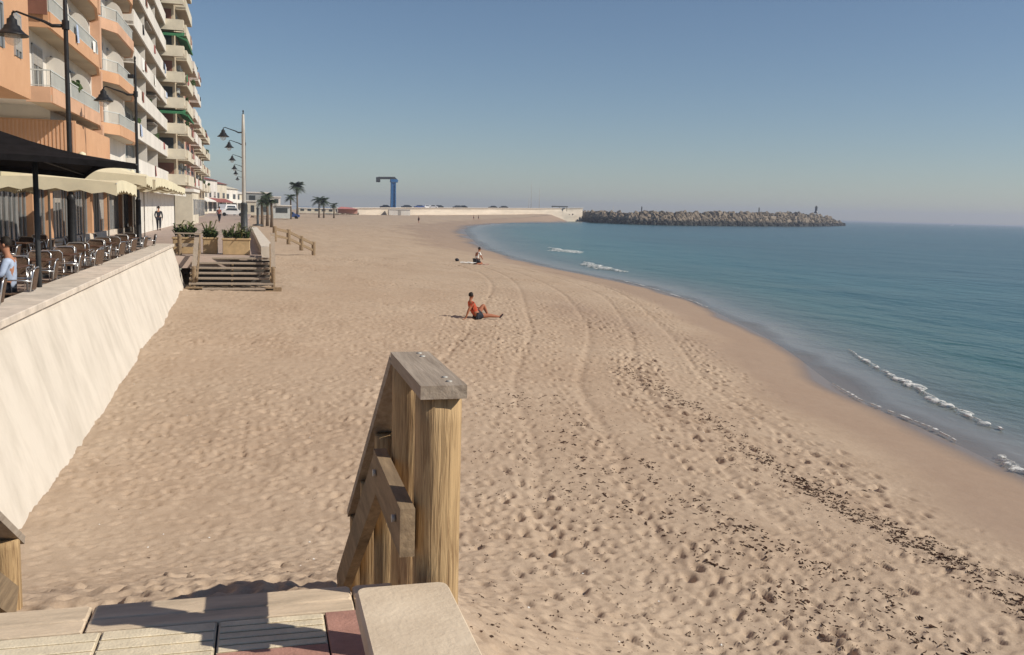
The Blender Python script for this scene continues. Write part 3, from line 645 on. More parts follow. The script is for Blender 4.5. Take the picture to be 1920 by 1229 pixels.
for i,(x,y,l) in enumerate(cp):
    h=1.9 if i<7 else 1.5; canopy('cafe_parasol',sq(x,y,h,rad(4*math.sin(i*2.1))),(x,y,(2.95-.02*i) if 0<i<7 else 2.32),[2.3 if 0<i<7 else 2.0]*4,M['fabc'] if i in (1,0,7) else M['fabc'],l,'parasol','cream parasols over the cafe terrace',val=.32,scal=True,poles=[(x,y,2.85)],pm_=M['galv'])
# terrace furniture
def chair():
    e=empty('cafe_chair',label='x',cat='chair',group='aluminium cafe chairs')
    for sx_,sy_ in ((-1,-1),(1,-1),(-1,1),(1,1)):
        mb=MB(); mb.tube([(sx_*.25,sy_*.24,0),(sx_*.24,sy_*.21,.44),(sx_*.24,sy_*.2,.66 if sy_>0 else .44)],.014,6); mb.build('leg',M['alu'],e)
    mb=MB(); mb.tube([(-.24,-.25,.64),(-.25,-.1,.66),(-.25,.2,.66)],.014,6); mb.build('armrest',M['alu'],e)
    mb=MB(); mb.tube([(.24,-.25,.64),(.25,-.1,.66),(.25,.2,.66)],.014,6); mb.build('armrest',M['alu'],e)
    mb=MB(); mb.box((-.23,-.22,.41),(.23,.22,.44),bev=.01); mb.build('seat',M['wicker'],e)
    mb=MB(); mb.tube([(-.22,-.21,.44),(-.23,-.27,.8),(-.17,-.29,.86),(.17,-.29,.86),(.23,-.27,.8),(.22,-.21,.44)],.014,6); mb.build('back_frame',M['alu'],e)
    mb=MB()
    V=[];Fc=[]
    for j in range(5):
        for k in range(7):
            u=k/6*2-1; V.append((u*.21,-.22-.06*j/4-.03*(1-u*u),.5+.34*j/4))
    for j in range(4):
        for k in range(6): a=j*7+k; Fc.append((a,a+1,a+8,a+7))
    mb.add(V,Fc,True); mb.add([(v[0],v[1]-.018,v[2]) for v in V],[f[::-1] for f in Fc],True); mb.build('backrest',M['wicker'],e); return e
def table():
    e=empty('cafe_table',label='x',cat='table',group='square brown cafe tables')
    mb=MB(); mb.box((-.42,-.42,.7),(.42,.42,.735),bev=.01); mb.build('tabletop',M['table'],e)
    mb=MB(); mb.tube([(0,0,.03),(0,0,.7)],.03,8); mb.build('pedestal',M['alu'],e)
    mb=MB(); mb.beam((-.3,-.3,.025),(.3,.3,.025),.05,.04); mb.beam((-.3,.3,.027),(.3,-.3,.027),.05,.04); mb.build('foot',M['alu'],e); return e
c0_=chair(); t0_=table(); usedc=usedt=False
ordn=['nearest','second','third','fourth','fifth','sixth','seventh','eighth','ninth','farthest']
rg=random.Random(5)
for r,(X0,st_,nn,rowl) in enumerate(((-4.75,15.0,10,'in the row beside the sea wall'),(-6.9,21.,6,'in the row beside the cafe front'))):
    for k in range(nn):
        y=st_+k*2.3; x=X0+rg.uniform(-.08,.08)
        t=t0_ if not usedt else copy_tree(t0_); usedt=True
        t.location=(x,y,FL); t.rotation_euler=(0,0,rg.uniform(-.05,.05)); t['label']=f'{ordn[k] if k<nn-1 else "farthest"} square brown table {rowl}'
        for dx,dy,rz,sd in ((0,-.72,0,'near'),(0,.72,math.pi,'far'),(.74,0,math.pi/2,'seaward'),(-.74,0,-math.pi/2,'landward')):
            c=c0_ if not usedc else copy_tree(c0_); usedc=True
            c.location=(x+dx+rg.uniform(-.08,.08),y+dy+rg.uniform(-.08,.08),FL); c.rotation_euler=(0,0,rz+rg.uniform(-.25,.25))
            c['label']=f'wicker chair, {sd} side of the {ordn[k] if k<nn-1 else "farthest"} table {rowl[3:]}'
# ---------------------------------------------------------------- people
def skinned(name,nodes,edges,m_,parent,sub=2):
    me=bpy.data.meshes.new(name); keys=list(nodes); me.from_pydata([nodes[k][0] for k in keys],[(keys.index(a),keys.index(b)) for a,b in edges],[])
    o=bpy.data.objects.new(name,me); COL.objects.link(o); o.parent=parent; me.materials.append(m_)
    bm=bmesh.new(); bm.from_mesh(me); lay=bm.verts.layers.skin.verify()
    bm.verts.ensure_lookup_table()
    for i,k in enumerate(keys):
        r=nodes[k][1]; r=r if isinstance(r,tuple) else (r,r); bm.verts[i][lay].radius=r; bm.verts[i][lay].use_root=(i==0)
    bm.to_mesh(me); bm.free()
    s=o.modifiers.new('skin','SKIN'); s.use_smooth_shade=True; u=o.modifiers.new('sub','SUBSURF'); u.levels=sub; u.render_levels=sub
    return o
def hand(nodes,edges,wk,pre,w_,d,side,s=1.):
    d=Vector(d).normalized(); side=Vector(side).normalized(); w_=Vector(w_)
    palm=w_+d*.07*s; nodes[pre+'p']=(tuple(palm),.02*s); edges.append((wk,pre+'p'))
    up=d.cross(side)
    for i,(o_,l) in enumerate(((-.03,.07),(-.01,.08),(.01,.075),(.03,.06))):
        a=palm+side*o_*s+d*.02; b=a+d*l*.55*s-up*.008; c=b+d*l*.5*s-up*.02
        for q,(n_,p_) in enumerate((('a',a),('b',b),('c',c))): nodes[f'{pre}{i}{n_}']=(tuple(p_),.0095*s-q*.001)
        edges+= [(pre+'p',f'{pre}{i}a'),(f'{pre}{i}a',f'{pre}{i}b'),(f'{pre}{i}b',f'{pre}{i}c')]
    t1=w_+d*.03-side*.035*s; t2=t1+d*.04-side*.015*s
    nodes[pre+'t1']=(tuple(t1),.011*s); nodes[pre+'t2']=(tuple(t2),.01*s); edges+=[(wk,pre+'t1'),(pre+'t1',pre+'t2')]
def person(loc_,rz,J,shirt,pants,label,skinm,sleeves=True,longp=False,hands=True,shoes=None,longs=False,bulk=1.):
    e=empty('person',loc_,rz,label=label,cat='person')
    nd={'pel':(J['pel'],(.15,.11)),'bel':(J['bel'],(.135,.1)),'che':(J['che'],(.155,.11)),'nb':(J['nb'],(.07,.06)),'neck':(J['neck'],.05),'jaw':(J['jaw'],(.062,.07)),'head':(J['head'],(.078,.092)),'crown':(J['crown'],(.06,.068))}
    ed=[('pel','bel'),('bel','che'),('che','nb'),('nb','neck'),('neck','jaw'),('jaw','head'),('head','crown')]
    f=Vector(J['face']).normalized(); hd=Vector(J['head'])
    nd['nose']=(tuple(hd+f*.105+Vector((0,0,-.02))),.013); ed.append(('head','nose'))
    for s in 'lr':
        nd['sh'+s]=(J['sh'+s],.055); nd['el'+s]=(J['el'+s],.04); nd['wr'+s]=(J['wr'+s],.026)
        nd['hp'+s]=(J['hp'+s],.095); nd['kn'+s]=(J['kn'+s],.06); nd['an'+s]=(J['an'+s],.036); nd['to'+s]=(J['to'+s],.03)
        cf=Vector(J['kn'+s]).lerp(Vector(J['an'+s]),.35); nd['cf'+s]=(tuple(cf),.055)
        ed+=[('che','sh'+s),('sh'+s,'el'+s),('el'+s,'wr'+s),('pel','hp'+s),('hp'+s,'kn'+s),('kn'+s,'cf'+s),('cf'+s,'an'+s),('an'+s,'to'+s)]
        if hands:
            d=J.get('hd'+s) or tuple(Vector(J['wr'+s])-Vector(J['el'+s])); hand(nd,ed,'wr'+s,'h'+s,J['wr'+s],d,J.get('hs'+s,(0,1,0)))
    for k in ('pel','bel','che','nb','shl','shr','ell','elr','hpl','hpr','knl','knr','cfl','cfr'):
        q=nd[k][1]; q=q if isinstance(q,tuple) else (q,q); nd[k]=(nd[k][0],(q[0]*bulk,q[1]*bulk))
    skinned('body',nd,ed,skinm,e)
    g=1.14
    def cl(k,r=None): 
        q=r or nd[k][1]; q=q if isinstance(q,tuple) else (q,q); return (nd[k][0],(q[0]*g,q[1]*g))
    def part(a,b,t): return tuple(Vector(nd[a][0]).lerp(Vector(nd[b][0]),t))
    if shirt:
        n2={'pel':cl('pel',(.14,.105)),'bel':cl('bel'),'che':cl('che'),'nb':cl('nb')}; e2=[('pel','bel'),('bel','che'),('che','nb')]
        for s in 'lr':
            n2['sh'+s]=cl('sh'+s); n2['m'+s]=(part('sh'+s,'el'+s,.6 if not longs else 1),(.055,.055)); e2+=[('che','sh'+s),('sh'+s,'m'+s)]
            if longs: n2['w'+s]=(part('el'+s,'wr'+s,.92),(.036,.036)); e2.append(('m'+s,'w'+s))
        skinned('shirt',n2,e2,shirt,e)
    n3={'pel':cl('pel',(.15,.115))}; e3=[]
    for s in 'lr':
        n3['hp'+s]=cl('hp'+s); n3['k'+s]=(part('hp'+s,'kn'+s,.65 if not longp else 1),(.08,.08)); e3+=[('pel','hp'+s),('hp'+s,'k'+s)]
        if longp: n3['a'+s]=(part('kn'+s,'an'+s,.95),(.055,.055)); e3.append(('k'+s,'a'+s))
    skinned('trousers' if longp else 'shorts',n3,e3,pants,e)
    mb=MB(); c=hd+Vector((0,0,.035))-f*.022
    V=[];Fc=[]
    for i in range(7):
        ph=math.pi*(.02+.62*i/6)
        for k in range(14):
            a=2*math.pi*k/14; v=Vector((math.sin(ph)*math.cos(a),math.sin(ph)*math.sin(a),math.cos(ph)))
            q=.1 if v.dot(f)<.45 or v.z>.55 else .085; V.append(c+Vector((v.x*q,v.y*q,v.z*q*1.12)))
    for i in range(6):
        for k in range(14): a=i*14+k;b=i*14+(k+1)%14; Fc.append((a,a+14,b+14,b))
    Fc.append(tuple(range(14))); mb.add(V,Fc,True); mb.build('hair',M['hair'],e)
    for s,sg in (('l',1),('r',-1)):
        mb=MB(); r=f.cross(Vector((0,0,1))).normalized(); mb.lathe([(.001,.012),(.01,.008),(.012,0),(.001,-.01)],tuple(hd+f*.088+r*.032*sg+Vector((0,0,.012))),8); mb.build('eye',M['hair'],e)
        mb=MB(); mb.lathe([(.001,.03),(.02,.02),(.022,-.005),(.012,-.03),(.001,-.035)],tuple(hd+r*.088*sg-f*.005),8); mb.build('ear',skinm,e)
    if shoes:
        for s in 'lr':
            a=Vector(J['an'+s]);t=Vector(J['to'+s]); skinned('shoe',{'a':(tuple(a.lerp(t,-.2)+Vector((0,0,-.02))),(.045,.045)),'b':(tuple(a.lerp(t,.6)+Vector((0,0,-.02))),(.045,.035)),'c':(tuple(t),(.035,.03))},[('a','b'),('b','c')],shoes,e)
    return e
# man sitting on the sand leaning back on his left arm, legs out towards the sea (local +x = towards the legs)
pm0=sandpt(893,598)
J=dict(pel=(0,0,.13),bel=(-.1,.0,.3),che=(-.2,0,.5),nb=(-.25,0,.66),neck=(-.25,0,.72),jaw=(-.22,.01,.79),head=(-.21,.01,.87),crown=(-.21,.01,.95),face=(.85,.5,-.05),
 shl=(-.2,.2,.6),shr=(-.24,-.2,.6),ell=(.02,.32,.42),wrl=(.22,.2,.38),elr=(-.42,-.26,.34),wrr=(-.52,-.27,.07),hdl=(1,-.2,-.3),hdr=(-.7,-.3,-.3),hsl=(0,1,0),hsr=(0,1,0),
 hpl=(.06,.1,.12),hpr=(.06,-.1,.12),knl=(.36,.22,.5),knr=(.46,-.14,.13),anl=(.55,.2,.1),anr=(.88,-.2,.08),tol=(.72,.2,.05),tor=(1.0,-.24,.2))
person((pm0.x,pm0.y,pm0.z),rad(8),J,M['red'],M['navy'],'person in orange red top and dark shorts sitting on the sand, leaning back',M['tanned'],shoes=M['navy'],bulk=1.3).scale=(.86,.86,.86)
# bather by the waterline, bending over a white towel
pb=sandpt(893,497)
J2=dict(pel=(0,0,.33),bel=(.04,0,.48),che=(.12,0,.68),nb=(.18,0,.82),neck=(.2,0,.87),jaw=(.24,0,.92),head=(.27,0,1.0),crown=(.28,0,1.08),face=(.9,0,-.3),
 shl=(.13,.18,.76),shr=(.13,-.18,.76),ell=(.3,.2,.53),wrl=(.5,.12,.5),elr=(.2,-.28,.5),wrr=(.38,-.2,.35),hsl=(0,0,1),hsr=(0,0,1),
 hpl=(0,.1,.3),hpr=(0,-.1,.3),knl=(.4,.16,.08),knr=(.4,-.14,.08),anl=(.0,.16,.07),anr=(.0,-.14,.07),tol=(-.12,.16,.04),tor=(-.12,-.14,.04))
person((pb.x,pb.y,pb.z),rad(30),J2,M['towel'],M['navy'],'distant bather in pale top and dark shorts kneeling on the sand near the water',M['tanned'],hands=False)
def flat_towel(p,rz,m_,lab,w_=1.,l=2.,name='beach_towel',grp='towels on the sand'):
    V=[];Fc=[];n=14
    for i in range(n+1):
        for j in range(7):
            V.append((-l/2+l*i/n,-w_/2+w_*j/6,.05+.02*math.sin(i*1.3+j)+.015*math.sin(j*2.1)))
    for i in range(n):
        for j in range(6): a=i*7+j; Fc.append((a,a+7,a+8,a+1))
    mb=MB(); mb.add(V,Fc,True); mb.add([(v[0],v[1],v[2]-.02) for v in V],[f[::-1] for f in Fc],True); o=mb.build(name,m_,label=lab,cat='towel',group=grp); o.location=p; o.rotation_euler=(0,0,rz); return o
flat_towel(sandpt(881,494),rad(-10),M['towel'],'white towel spread on the sand beside the distant bather',w_=1.1,l=1.3)
flat_towel(sandpt(903,497),rad(-25),mat('towel_pink',(.55,.35,.28),.9),'pink towel spread on the sand right of the distant bather',w_=.9,l=.9)
bgp=sandpt(857,490); mb=MB(); lump(mb,(0,0,.09),.15,n=9,flat=.7,jit=.12); o=mb.build('beach_bag',M['navy'],label='dark beach bag on the sand left of the white towel',cat='bag'); o.location=bgp
# walker on the promenade
J3=dict(pel=(0,0,.9),bel=(0,0,1.06),che=(0,0,1.26),nb=(.01,0,1.42),neck=(.02,0,1.47),jaw=(.03,0,1.53),head=(.03,0,1.61),crown=(.03,0,1.69),face=(1,0,0),
 shl=(0,.19,1.36),shr=(0,-.19,1.36),ell=(-.04,.25,1.1),wrl=(.1,.22,.9),elr=(-.08,-.25,1.1),wrr=(-.02,-.25,.86),hsl=(1,0,0),hsr=(1,0,0),
 hpl=(0,.1,.87),hpr=(0,-.1,.87),knl=(.14,.1,.48),knr=(-.05,-.1,.48),anl=(.18,.1,.09),anr=(-.28,-.1,.14),tol=(.34,.1,.04),tor=(-.14,-.1,.04))
pw=atz(298,433,FL); person((pw.x,pw.y,FL),rad(90),J3,M['navy'],M['navy'],'person in dark clothes walking along the promenade beyond the parasols',M['skin'],longp=True,longs=True,shoes=M['black'],hands=True)
# seated customer at the left edge
J4=dict(pel=(0,0,.5),bel=(-.03,0,.66),che=(-.04,0,.88),nb=(-.02,0,1.05),neck=(0,0,1.1),jaw=(.02,0,1.16),head=(.03,0,1.24),crown=(.03,0,1.32),face=(1,0,-.05),
 shl=(-.03,.19,.98),shr=(-.03,-.19,.98),ell=(.04,.26,.74),wrl=(.28,.2,.78),elr=(.04,-.26,.74),wrr=(.28,-.2,.78),hdl=(1,-.2,0),hdr=(1,.2,0),hsl=(0,1,0),hsr=(0,1,0),
 hpl=(.05,.1,.5),hpr=(.05,-.1,.5),knl=(.45,.12,.5),knr=(.45,-.12,.5),anl=(.45,.12,.09),anr=(.45,-.12,.09),tol=(.62,.13,.04),tor=(.62,-.13,.04))
person((-4.12,17.3,FL-.01),rad(180),J4,M['lblue'],M['navy'],'seated customer in light blue shirt at the left edge of the cafe terrace',M['skin'],longp=True,longs=True,shoes=M['black'])
person((aty(411,392,105).x,105,FL),rad(70),J3,M['maroon'],M['navy'],'small figure in reddish top far down the promenade',M['skin'],longp=True,hands=False)
for px,py,l,sm_ in ((785,419,'tiny beach walker in the middle distance on open sand',M['navy']),(888,413,'tiny figure left of a pair at the head of the bay',M['maroon']),(897,413,'tiny figure right of a pair at the head of the bay',M['navy'])):
    p=sandpt(px,py); person((p.x,p.y,p.z),rad(random.uniform(0,360)),J3,sm_,M['navy'],l,M['tanned'],hands=False)
# ---------------------------------------------------------------- buildings
def frame_of(e):            # local box helper, x out of the facade, y along it
    return e
def windows(e,y0,y1,z,h,n,x=0.,frac=.62,shut=.35,rg=random):
    dy=(y1-y0)/n
    for k in range(n):
        a=y0+dy*(k+.5-frac/2); b=y0+dy*(k+.5+frac/2)
        f=MB(); f.box((x,a,z),(x+.06,a+.07,z+h)); f.box((x,b-.07,z),(x+.06,b,z+h)); f.box((x,a,z+h-.07),(x+.058,b,z+h)); f.box((x,(a+b)/2-.03,z),(x+.057,(a+b)/2+.03,z+h-.07))
        fo=f.build('window',M['frame'],e)
        g=MB(); g.box((x-.05,a+.07,z),(x+.02,b-.07,z+h-.07)); g.build('pane',M['glass'],fo)
        if rg.random()<shut:
            s=MB(); q=rg.uniform(.3,1.)*h; s.box((x+.021,a+.07,z+h-q),(x+.05,b-.07,z+h-.07)); s.build('shutter',M['shut'],fo)
def bars(mb,P,z0,z1,sp=.14,t=.02):
    for a,b in zip(P[:-1],P[1:]):
        a=Vector((*a,0));b=Vector((*b,0)); L_=(b-a).length; n=max(int(L_/sp),1)
        mb.beam(a+Vector((0,0,z1)),b+Vector((0,0,z1)),.05,.05); mb.beam(a+Vector((0,0,z0+.06)),b+Vector((0,0,z0+.06)),.03,.03)
        for i in range(n+1):
            p=a.lerp(b,i/n); mb.beam(p+Vector((0,0,z0)),p+Vector((0,0,z1)),t,t,(0,1,0))
def band(mb,P,z0,z1,t):
    for a,b in zip(P[:-1],P[1:]):
        a=Vector((*a,(z0+z1)/2));b=Vector((*b,(z0+z1)/2)); mb.beam(a,b,t,z1-z0)
rgb=random.Random(21)
# orange block: origin (-9.0, 0, FL)
ob=empty('apartment_block',(-9.0,0,FL),label='orange and white apartment block with zigzag balconies over the cafe',cat='building')
O=-FL
mb=MB(); mb.box((-12,14,0),(0,69.8,2.98)); mb.box((-12,14,2.981),(-2.8,41.5,27)); mb.box((-12,46,2.981),(0,69.8,5.6)); mb.box((-12,41.501,6.1),(0,69.8,27)); mb.box((-12,46.001,5.601),(0,69.8,6.099)); mb.build('wall',M['white'],ob)
mb=MB(); mb.box((-3.4,10,5.0+O),(1.25,36.6,24)); mb.build('corner_bay',M['orange'],ob)
mb=MB(); mb.box((.05,41.3,8.75+O),(.93,41.38,10.6+O)); mb.build('blind',M['brown'],ob); mb=MB(); mb.box((-2.5,41.38,9.0+O),(-1.0,41.497,10.8+O)); mb.build('blind',M['brown'],ob)
for L_ in range(6): 
    windows(ob,27,36,6.2+O+2.9*L_,1.4,4,x=1.25,frac=.4,rg=rgb)
# ground floor: step, glazing, piers, fascia
mb=MB(); mb.box((0.003,14,0),(.35,69.7,.3)); mb.build('step',M['coping'],ob)
for y in (14,22.5,31,40.2,43.4,48.2,53.4,58.8,64.6,69.2):
    mb=MB(); mb.box((.002,y,.3),(.4,y+.5,3.)); mb.build('pier',M['orange'] if y>31 else M['brown'],ob)
for a,b in ((14.5,22.5),(23,31),(31.5,40.2),(40.7,43.4),(43.9,48.2),(48.7,53.4),(53.9,58.8),(59.3,64.6),(65.1,69.2)):
    n=max(2,int((b-a)/1.3)); windows(ob,a,b,.32,2.45,n,x=.12,frac=.93,shut=.28,rg=rgb)
mb=MB(); mb.box((.003,14,2.8),(1.0,69.7,3.02)); mb.build('canopy_slab',M['soffit'],ob)
mb=MB(); mb.box((-3.5,45.8,3.024),(1.05,45.997,5.05+O)); mb.box((.9,45.998,3.024),(1.05,55.6,4.95+O)); mb.build('terrace_parapet',M['orange'],ob)
mb=MB()
for k in range(28): xq=-3.4+k*.16; mb.box((xq,45.77,3.05),(xq+.07,45.798,5.0+O))
mb.build('parapet_ribs',M['orange2'],ob)
mb=MB(); bars(mb,[(.95,55.8),(.95,69.6)],3.03,4.1,.14); mb.build('terrace_railing',M['railm'],ob)
bays=[(41.5,56.8),(57.6,69.6)]
for L_ in range(7):
    z=5.45+O+2.9*(L_)
    for bi,(a,b) in enumerate(bays):
        a0=a
        P=[(0.0,a0),(.95,a0+.05),(1.0,b-4.2),(.55,b-.9),(.05,b)] if bi==0 else [(.4,a0),(1.0,a0+2.2),(1.05,b-3.2),(.6,b-.3),(.02,b)]
        Pp=[(.004,P[0][1])]+[(p[0]+.02,p[1]) for p in P[1:-1]]+[(.004,P[-1][1])]
        mb=MB(); mb.prism(Pp,z,z+.24); bo=mb.build('balcony',M['soffit'],ob)
        I=[(p[0]-.02,p[1]) for p in P[1:-1]]
        Q=[(.03,P[0][1]+.04)]+I+[(.08,P[-1][1]-.05)]
        mb=MB(); band(mb,Q,z-.06,z+.55,.14); mb.build('parapet',M['orange'] if (L_+bi)%3 else M['orange2'],bo)
        mb=MB(); bars(mb,Q,z+.55,z+1.2,.13); mb.build('railing',M['railm'],bo)
        # rounded white partitions
        for yp in ((a+4,a+9.2) if bi==0 else (a+5,)):
            V=[];n=10; prof=[(.0,.24)]+[(.95*math.cos(rad(90*k/n))**.6 if k<n else .0,1.3+.95*math.sin(rad(90*k/n))) for k in range(n+1)]; prof.insert(1,(.95,.24))
            V=[(x,yp,z+zz) for x,zz in prof]+[(x,yp+.16,z+zz) for x,zz in prof]; q=len(prof)
            mb=MB(); mb.add(V,[tuple(range(q)),tuple(range(2*q-1,q-1,-1))]+[(i,i+q,(i+1)%q+q,(i+1)%q) for i in range(q)]); mb.build('partition',M['white'],ob)
        windows(ob,a0+.4,b-.5,z+.26,2.15,4 if bi==0 else 3,frac=.5,x=.003,shut=.6,rg=rgb)
    mb=MB(); mb.box((.002,56.95,z-2.4),(.5,57.45,z+.3)); mb.build('party_wall',M['orange2'],ob)
# second block: white long balconies
def block(x,y,ln,lab,top,fh,z1,bandm,wallm,style,name='apartment_block',ang=rad(1.0),dep=1.15,nw=5,aw=(),depth=11,end=False,group='apartment blocks facing the beach'):
    e=empty(name,(x,y,FL),ang,label=lab,cat='building',group=group)
    mb=MB(); mb.box((-depth,0,0),(0,ln,top)); mb.build('wall',wallm,e)
    mb=MB(); mb.box((-depth+.1,-.1,top),(.25,ln+.1,top+.35)); mb.build('roof',bandm,e)
    z=z1; L_=0
    windows(e,.3,ln-.3,.1,2.5,max(nw,3),x=.003,frac=.8,rg=rgb)
    while z<top-1.5:
        if style=='long':
            mb=MB(); mb.box((.003,.0,z),(dep,ln,z+.2)); bo=mb.build('balcony',M['soffit'],e)
            mb=MB(); band(mb,[(.1,.06),(dep,.06),(dep,ln-.06),(.1,ln-.06)],z-.08,z+1.0,.12); mb.build('parapet',bandm,bo)
            for k in range(1,3):
                mb=MB(); mb.box((.004,ln*k/3-.08,z+.2),(dep-.15,ln*k/3+.08,z+fh)); mb.build('partition',M['white'],e)
            windows(e,.4,ln-.4,z+.22,fh-.6,nw,x=.003,frac=.62,shut=.45,rg=rgb)
            if rgb.random()<.4:
                a=rgb.uniform(2,ln-7); mb=MB(); mb.beam((.5,a,z+fh-.3),(.5,a+4,z+fh-.3),1.1,.05); mb.build('awning',M['shut'],e)
        elif style=='box':
            nb=max(1,int(ln/7.5)); wl_=ln/nb
            for k in range(nb):
                a=k*wl_+wl_*.14; b=(k+1)*wl_-wl_*.14
                mb=MB(); mb.box((.003,a,z),(dep,b,z+.2)); bo=mb.build('balcony',M['soffit'],e)
                mb=MB(); band(mb,[(.05,a+.05),(dep,a+.05),(dep,b-.05),(.05,b-.05)],z-.05,z+.98,.1); mb.build('parapet',bandm,bo)
                windows(e,a+.2,b-.2,z+.22,fh-.7,2,x=.003,frac=.6,shut=.4,rg=rgb)
                if (L_,k) in aw or (L_ in aw):
                    mb=MB(); mb.add([(.1,a,z+fh-.1),(.1,b,z+fh-.1),(dep+.1,b,z+fh-.4),(dep+.1,a,z+fh-.4),(.1,a,z+fh-.16),(.1,b,z+fh-.16),(dep+.1,b,z+fh-.6),(dep+.1,a,z+fh-.6)],[(0,3,2,1),(4,5,6,7),(3,7,6,2),(0,4,7,3),(1,2,6,5)]); mb.build('awning',M['green'],e)
        if end:
            mb=MB(); mb.box((-2.2,-.9,z+.003),(dep-.02,-.003,z+.203)); bo=mb.build('balcony',M['soffit'],e)
            mb=MB(); band(mb,[(-2.2,-.05),(-2.2,-.88),(dep-.08,-.88),(dep-.08,-.05)],z-.05,z+.95,.1); mb.build('parapet',bandm,bo)
            f=MB(); f.box((-1.9,-.05,z+.25),(-.2,-.003,z+fh-.4)); f.build('window',M['glass'] if L_%2 else M['brown'],e)
            if L_ in aw:
                mb=MB(); mb.add([(-2.2,-.1,z+fh-.1),(dep,-.1,z+fh-.1),(dep,-.95,z+fh-.4),(-2.2,-.95,z+fh-.4),(-2.2,-.1,z+fh-.16),(dep,-.1,z+fh-.16),(dep,-.95,z+fh-.6),(-2.2,-.95,z+fh-.6)],[(0,3,2,1),(4,5,6,7),(3,7,6,2),(0,4,7,3),(1,2,6,5)]); mb.build('awning',M['green'],e)
        z+=fh; L_+=1
    return e
wb=block(-9.5,70,28.5,'white apartment block with long solid balcony bands, beside the orange one',32,2.5,3.55+O-.0,M['white'],M['grey'],'long',dep=1.15,nw=7)
tb=block(-8.1,98.8,13.2,'cream and tan block with boxy balconies facing two ways and green awnings',34,2.45,3.4+O,M['cream'],M['tan'],'box',dep=1.0,nw=4,aw=(2,5),end=True,ang=rad(.5))
b3=block(-8.2,112.2,17.5,'pale block with reddish storeys, beyond the tan and cream one',19.2,2.6,3.4+O,M['white'],M['pinkr'],'box',dep=1.0,nw=3,ang=rad(.8))
b4=block(-8.8,130,35,'ochre apartment block, lowest of the tall row',13.4,2.6,3.4+O,M['cream'],M['tan'],'box',dep=1.0,nw=5,ang=rad(.6))
# long white awning screens at the shop fronts
sc_=empty('shop_screen',(-7.5,62,FL),rad(.5),label='white shop front screens under a long white awning beyond the parasols',cat='screen')
for k in range(9):
    mb=MB(); mb.box((0,k*3.2,0),(.08,k*3.2+3.05,2.7)); mb.build('panel',M['fabw'],sc_)
mb=MB(); mb.add([(-1.6,0,3.6),(-1.6,29,3.6),(1.1,29,2.85),(1.1,0,2.85),(-1.6,0,3.52),(-1.6,29,3.52),(1.1,29,2.6),(1.1,0,2.6)],[(0,3,2,1),(4,5,6,7),(3,7,6,2),(0,4,7,3),(1,2,6,5)]); mb.build('awning',M['fabw'],sc_)
def clutter(e,y0,y1,zs,x,n,seed,cols):
    rg=random.Random(seed)
    for i in range(n):
        z=rg.choice(zs); y=rg.uniform(y0,y1)
        if rg.random()<.5:
            mb=MB(); w_=rg.uniform(.5,1.5); h=rg.uniform(.5,.9); V=[];q=5
            for k in range(q+1): u=k/q; V+=[(x+.02+.03*math.sin(k*2+i),y+w_*u,z+1.02),(x+.05+.05*math.sin(k*1.7+i),y+w_*u,z+1.02-h)]
            mb.add(V,[(2*k,2*k+1,2*k+3,2*k+2) for k in range(q)]); mb.build('hung_cloth',M[rg.choice(cols)],e)
        elif rg.random()<.5:
            mb=MB(); mb.box((.003,y,z+1.7),(.3,y+.8,z+2.2),bev=.03); mb.build('air_conditioner',M['railm'],e)
        else:
            mb=MB(); mb.tube([(x-.2,y,z+.2),(x-.2,y,z+1.1)],.03,5); 
            for k in range(6): lump(mb,(x-.2+rg.uniform(-.15,.15),y+rg.uniform(-.2,.2),z+1.1+rg.uniform(-.1,.3)),.17,n=5,jit=.4,rg=rg)
            mb.build('potted_plant',M['leaf'],e)
clutter(wb,.5,27,[3.55+O+2.5*k for k in range(10)],1.22,34,4,['lblue','maroon','towel','brown','navy','shut'])
clutter(tb,.5,12,[3.4+O+2.45*k for k in range(11)],1.06,22,5,['lblue','maroon','towel','brown','green'])
clutter(b3,.5,16,[3.4+O+2.6*k for k in range(6)],1.06,14,6,['brown','maroon','towel','navy'])
clutter(b4,.5,33,[3.4+O+2.6*k for k in range(4)],1.06,16,8,['brown','maroon','towel','navy','tan'])
clutter(ob,43,52,[5.45+O+2.9*k for k in range(6)],1.04,14,9,['lblue','maroon','towel'])
ks=empty('kiosk',(-6.7,95.5,FL),rad(0),label='cream coloured kiosk block at the end of the white screens',cat='kiosk')
mb=MB(); mb.box((-1.3,0,0),(.3,9,3.1)); mb.build('wall',M['cream'],ks); mb=MB(); mb.box((-1.35,-.15,3.1),(.45,9.15,3.4)); mb.build('roof',M['fabw'],ks)
windows(ks,.6,8.4,.9,1.5,3,x=.303,frac=.6,rg=rgb)
